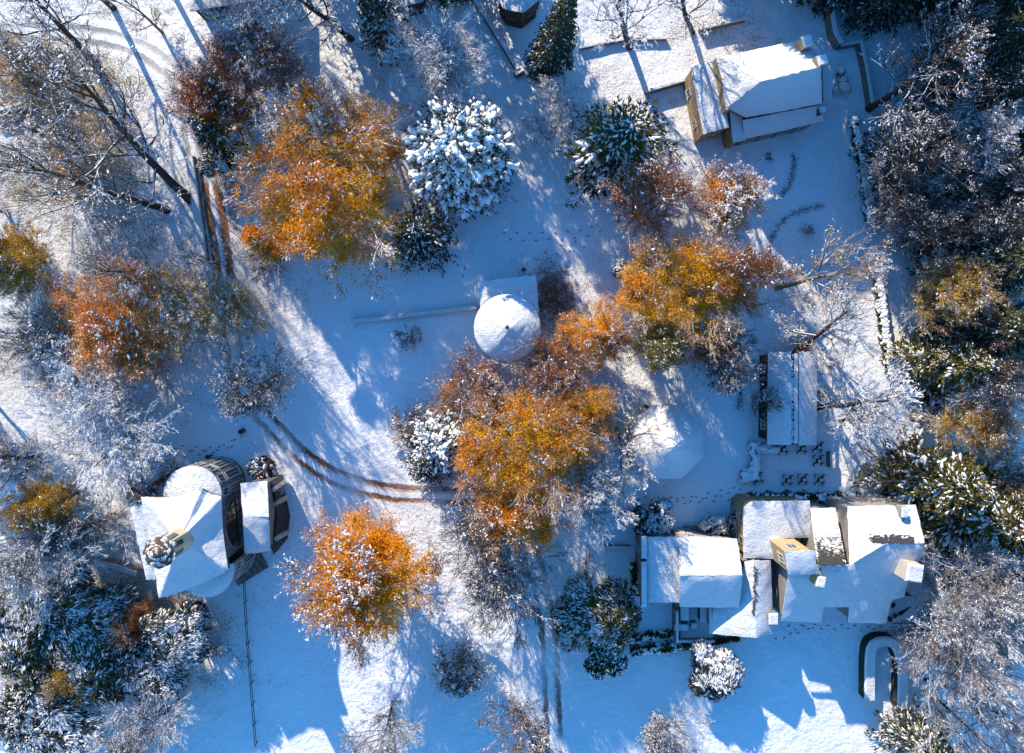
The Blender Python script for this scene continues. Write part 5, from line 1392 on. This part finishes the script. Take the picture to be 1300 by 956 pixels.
T('yc1', 1180, 455, 38, 8, 'olive conifer joined to the west side of the yellow-green one')
T('sp2', 1160, 190, 52, 9, 'dark green conifer beneath the leaning bare tree')
T('yc1', 1205, 618, 66, 15, 'large olive-green conifer with white snow fans at the corner of the big house')
T('yc2', 1255, 660, 78, 14, 'snowy fan-branched conifer at the right of the big house')
T('yc1', 1285, 645, 48, 14, 'green conifer cut by the right edge')
T('ce1', 560, 560, 44, 8, 'dark grey snow-covered conifer at the west side of the brightest golden tree')
T('sp2', 545, 590, 34, 6, 'small dark conifer right above the curve of the rutted path')
T('da1', 1245, 440, 50, 12, 'dark bare tree between the yellow-green conifer and the right edge')
# ---- thicket bottom left
T('ev4', 42, 800, 66, 7, 'dark evergreen mass at the bottom left corner')
T('ev4', 112, 770, 58, 7, 'greenish snowy evergreen just above the middle of the bottom left thicket')
T('ru1', 172, 790, 34, 7, 'dark rusty brown tree inside the bottom left thicket')
T('ev3', 228, 805, 50, 7, 'snow-combed evergreen at the east end of the bottom left thicket')
T('ev4', 125, 835, 62, 7, 'yellow-green tinged evergreen at the bottom of the left thicket')
T('ev3', 190, 845, 52, 6, 'grey-green snowy evergreen low in the left thicket')
T('go1', 98, 858, 40, 7, 'golden tree peeping out of the bottom left thicket')
T('br1', 250, 778, 24, 3, 'dark brown bush at the lawn side of the bottom left thicket')
T('fr3', 20, 745, 52, 8, 'frosted scrubby tree at the left edge above the thicket')
# ---- bushes
T('ev4', 755, 782, 56, 7, 'large glossy green evergreen with snow between the track and the big house')
T('ev1', 768, 836, 32, 5, 'yellow-green evergreen bush at the south end of the large glossy one')
T('ev2', 832, 658, 32, 3.5, 'snow-laden bush at the north-west corner of the big house')
T('ev2', 906, 668, 22, 2.6, 'snowy bush by the north steps of the big house')
T('ev2', 936, 662, 17, 2.4, 'little snowy bush against the hall roof corner')
T('sh2', 578, 846, 42, 5, 'round frosted bush at the bottom edge, dark on its north side')
T('ev2', 905, 846, 44, 4.5, 'wide snow-clumped bush at the bottom edge south of the small terrace')
T('sh1', 520, 425, 21, 2.6, 'small round frosted bush alone on the terrace lawn')
T('sh1', 976, 516, 25, 6.5, 'round frosted bush overlapping the west edge of the barn roof', base=None)
T('sh2', 518, 540, 34, 3.6, 'white frosted bush at the western foot of the russet tree')
T('sh2', 570, 520, 34, 4.5, 'frosted brown bush between the white bush and the russet tree')
T('br1', 333, 597, 21, 2.4, 'dark brown bush against the north side of the villa annexe')
T('ev2', 1171, 527, 19, 2.4, 'small round yellow and white bush south of the yellow-green conifer')
T('sh1', 1054, 460, 11, 1.6, 'tiny dark bush by the north-east corner of the barn')
T('sh1', 1028, 290, 10, 1.4, 'tiny dark bush inside the curved beds')
T('sh1', 1046, 505, 11, 1.8, 'tiny bush at the east wall of the barn')
T('br1', 690, 100, 11, 1.5, 'rust-brown bush at the foot of the spire conifer')
T('ev1', 270, 208, 20, 3, 'low snowy green bush beside the head of the rutted path')
T('sh2', 1150, 600, 30, 4, 'brown frosted bush in front of the large olive-green conifer')
T('br1', 1140, 590, 22, 3.2, 'dark brown bush beside the lit snow east of the picnic tables')
T('br1', 1185, 505, 22, 2.5, 'dark bush under the yellow-green conifer')
T('sh2', 1130, 785, 18, 2.0, 'dark twiggy bush below the balcony of the big house') if False else None
T('sh1', 272, 822, 14, 1.4, 'tiny frosted bush at the thicket edge on the lawn')
T('br1', 790, 345, 14, 2.0, 'dark small bush on the lit snow strip west of the wide orange tree')
T('sh2', 340, 330, 34, 1.8, 'low dry brown scrub on the sunlit snow beside the path')
T('sh2', 1020, 440, 14, 2.2, 'small scrubby bush against the north wall of the barn')
# ---- strip below the photograph's lower edge and wood outside: same park continuing
T('fr3', 640, 935, 60, 11, 'frosted tree at the very bottom, west of the lower track')
T('fr1', 480, 945, 60, 14, 'frosted tree at the very bottom below the blue lawn')
T('ev3', 60, 915, 70, 7, 'evergreen at the very bottom of the left thicket')
T('fr2', 190, 930, 56, 12, 'frosted tree at the very bottom below the left thicket')
T('fr1', 1230, 915, 74, 14, 'frosted tree at the very bottom right corner')
T('sp2', 1190, 965, 50, 12, 'dark conifer at the very bottom right')
T('fr3', 860, 950, 50, 10, 'low frosted tree at the very bottom, south of the wide snow-clumped bush')
# ---- unseen trees added past the north and west edges to shade the park
off = 'unseen trees added to shade the park'
def OT(key, x, y, r, h, label): 
    o = plant(key, x, y, r, h, label, group=off); return o
for i, (k, x, y, r, h) in enumerate([('sp1', 640, -150, 52, 24), ('sp1', 560, -110, 48, 22), ('sp2', 480, -120, 60, 18), ('sp1', 1010, -140, 50, 22), ('sp2', 930, -210, 62, 20),
        ('sp1', 1110, -110, 56, 22), ('sp1', 1190, -120, 60, 22), ('sp2', 380, -130, 60, 18), ('da1', 250, -130, 70, 17), ('sp1', 1270, -90, 60, 22), ('ev3', -70, 500, 70, 9), ('fr2', -60, 250, 60, 14), ('sp2', 1080, -40, 36, 10), ('ba1', 60, -60, 70, 20), ('ba1', 130, -110, 70, 22), ('ba2', 190, -70, 60, 18), ('ba1', 300, -60, 70, 20), ('ba2', 340, -150, 70, 22), ('ba1', 430, -80, 60, 20), ('sp1', 1060, -200, 60, 24), ('sp1', 1140, -190, 60, 24), ('sp1', 1230, -180, 60, 24), ('sp1', 1310, -160, 60, 24), ('sp1', 960, -130, 44, 20), ('sp1', 1180, -60, 50, 20), ('sp1', 1320, -30, 50, 20)]):
    OT(k, x, y, r, h, 'unseen tree added beyond the edge to shade the park')

# fallen leaves and snapped twigs lying on the snow under the autumn trees
def fallen():
    rng = np.random.default_rng(77); mb = MB()
    for (px, py, r, n) in ((418, 232, 150, 2600), (672, 560, 130, 2600), (472, 728, 110, 1500), (862, 375, 120, 1800), (745, 430, 100, 1200), (280, 160, 90, 900), (132, 408, 110, 1200), (655, 655, 100, 1200), (925, 256, 60, 500), (290, 300, 60, 1400), (1228, 195, 90, 900)):
        q = rng.normal(size=(n, 2))*r*.55; x = (px+q[:, 0]-CX)*S; y = (CY-py-q[:, 1])*S
        C = np.column_stack([x, y, gh(x, y)+.05]); up = np.tile([0, 0, 1.0], (n, 1))
        V, F = quads(rng, C, rng.uniform(.05, .12, n), normal=up, spread=.25, elong=1.3); mb.add(V, F, attr=rng.uniform(0, .8, n))
    tag(link('fallen_leaves', mb.build('fallen_leaves', [LR])), kind='stuff', label='fallen brown leaves lying on the snow')
fallen()
# ---------------------------------------------------------------- light, sky, camera
w = bpy.data.worlds.new('World'); SC.world = w; w.use_nodes = True
nt = w.node_tree; nt.nodes.clear()
sky = nt.nodes.new('ShaderNodeTexSky'); sky.sky_type = 'NISHITA'; sky.sun_disc = False
sky.sun_elevation = ELEV; sky.sun_rotation = math.atan2(SUNXY[0], SUNXY[1])
sky.air_density = 1.3; sky.dust_density = 0.1; sky.ozone_density = 6.0; sky.altitude = 300
bg = nt.nodes.new('ShaderNodeBackground'); bg.inputs[1].default_value = 0.15
ow = nt.nodes.new('ShaderNodeOutputWorld'); hs_ = nt.nodes.new('ShaderNodeHueSaturation'); hs_.inputs['Saturation'].default_value = 1.2; nt.links.new(sky.outputs[0], hs_.inputs['Color']); nt.links.new(hs_.outputs[0], bg.inputs[0]); nt.links.new(bg.outputs[0], ow.inputs[0])
sd = bpy.data.lights.new('sun', 'SUN'); sd.energy = 4.0; sd.angle = math.radians(0.55); sd.color = (1.0, 0.86, 0.66)
so = bpy.data.objects.new('sun', sd); COL.objects.link(so)
dirv = Vector((SUNXY[0]*math.cos(ELEV), SUNXY[1]*math.cos(ELEV), math.sin(ELEV)))
so.rotation_euler = dirv.to_track_quat('Z', 'Y').to_euler(); so.location = dirv*120
cd = bpy.data.cameras.new('camera'); cam = bpy.data.objects.new('camera', cd); COL.objects.link(cam)
cam.location = (0, 0, H); cam.rotation_euler = (0, 0, 0)
cd.sensor_width = 36; cd.lens = 36*(H/S)/1300; cd.shift_y = -(478-CY)/1300; cd.clip_start = 1; cd.clip_end = 4000
SC.camera = cam
SC.view_settings.view_transform = 'Standard'; SC.view_settings.look = 'None'; SC.view_settings.exposure = 1.1; SC.view_settings.gamma = 1
SC.render.engine = 'CYCLES'; SC.cycles.use_denoising = True
SC.cycles.max_bounces = 5; SC.cycles.diffuse_bounces = 3; SC.cycles.transmission_bounces = 3
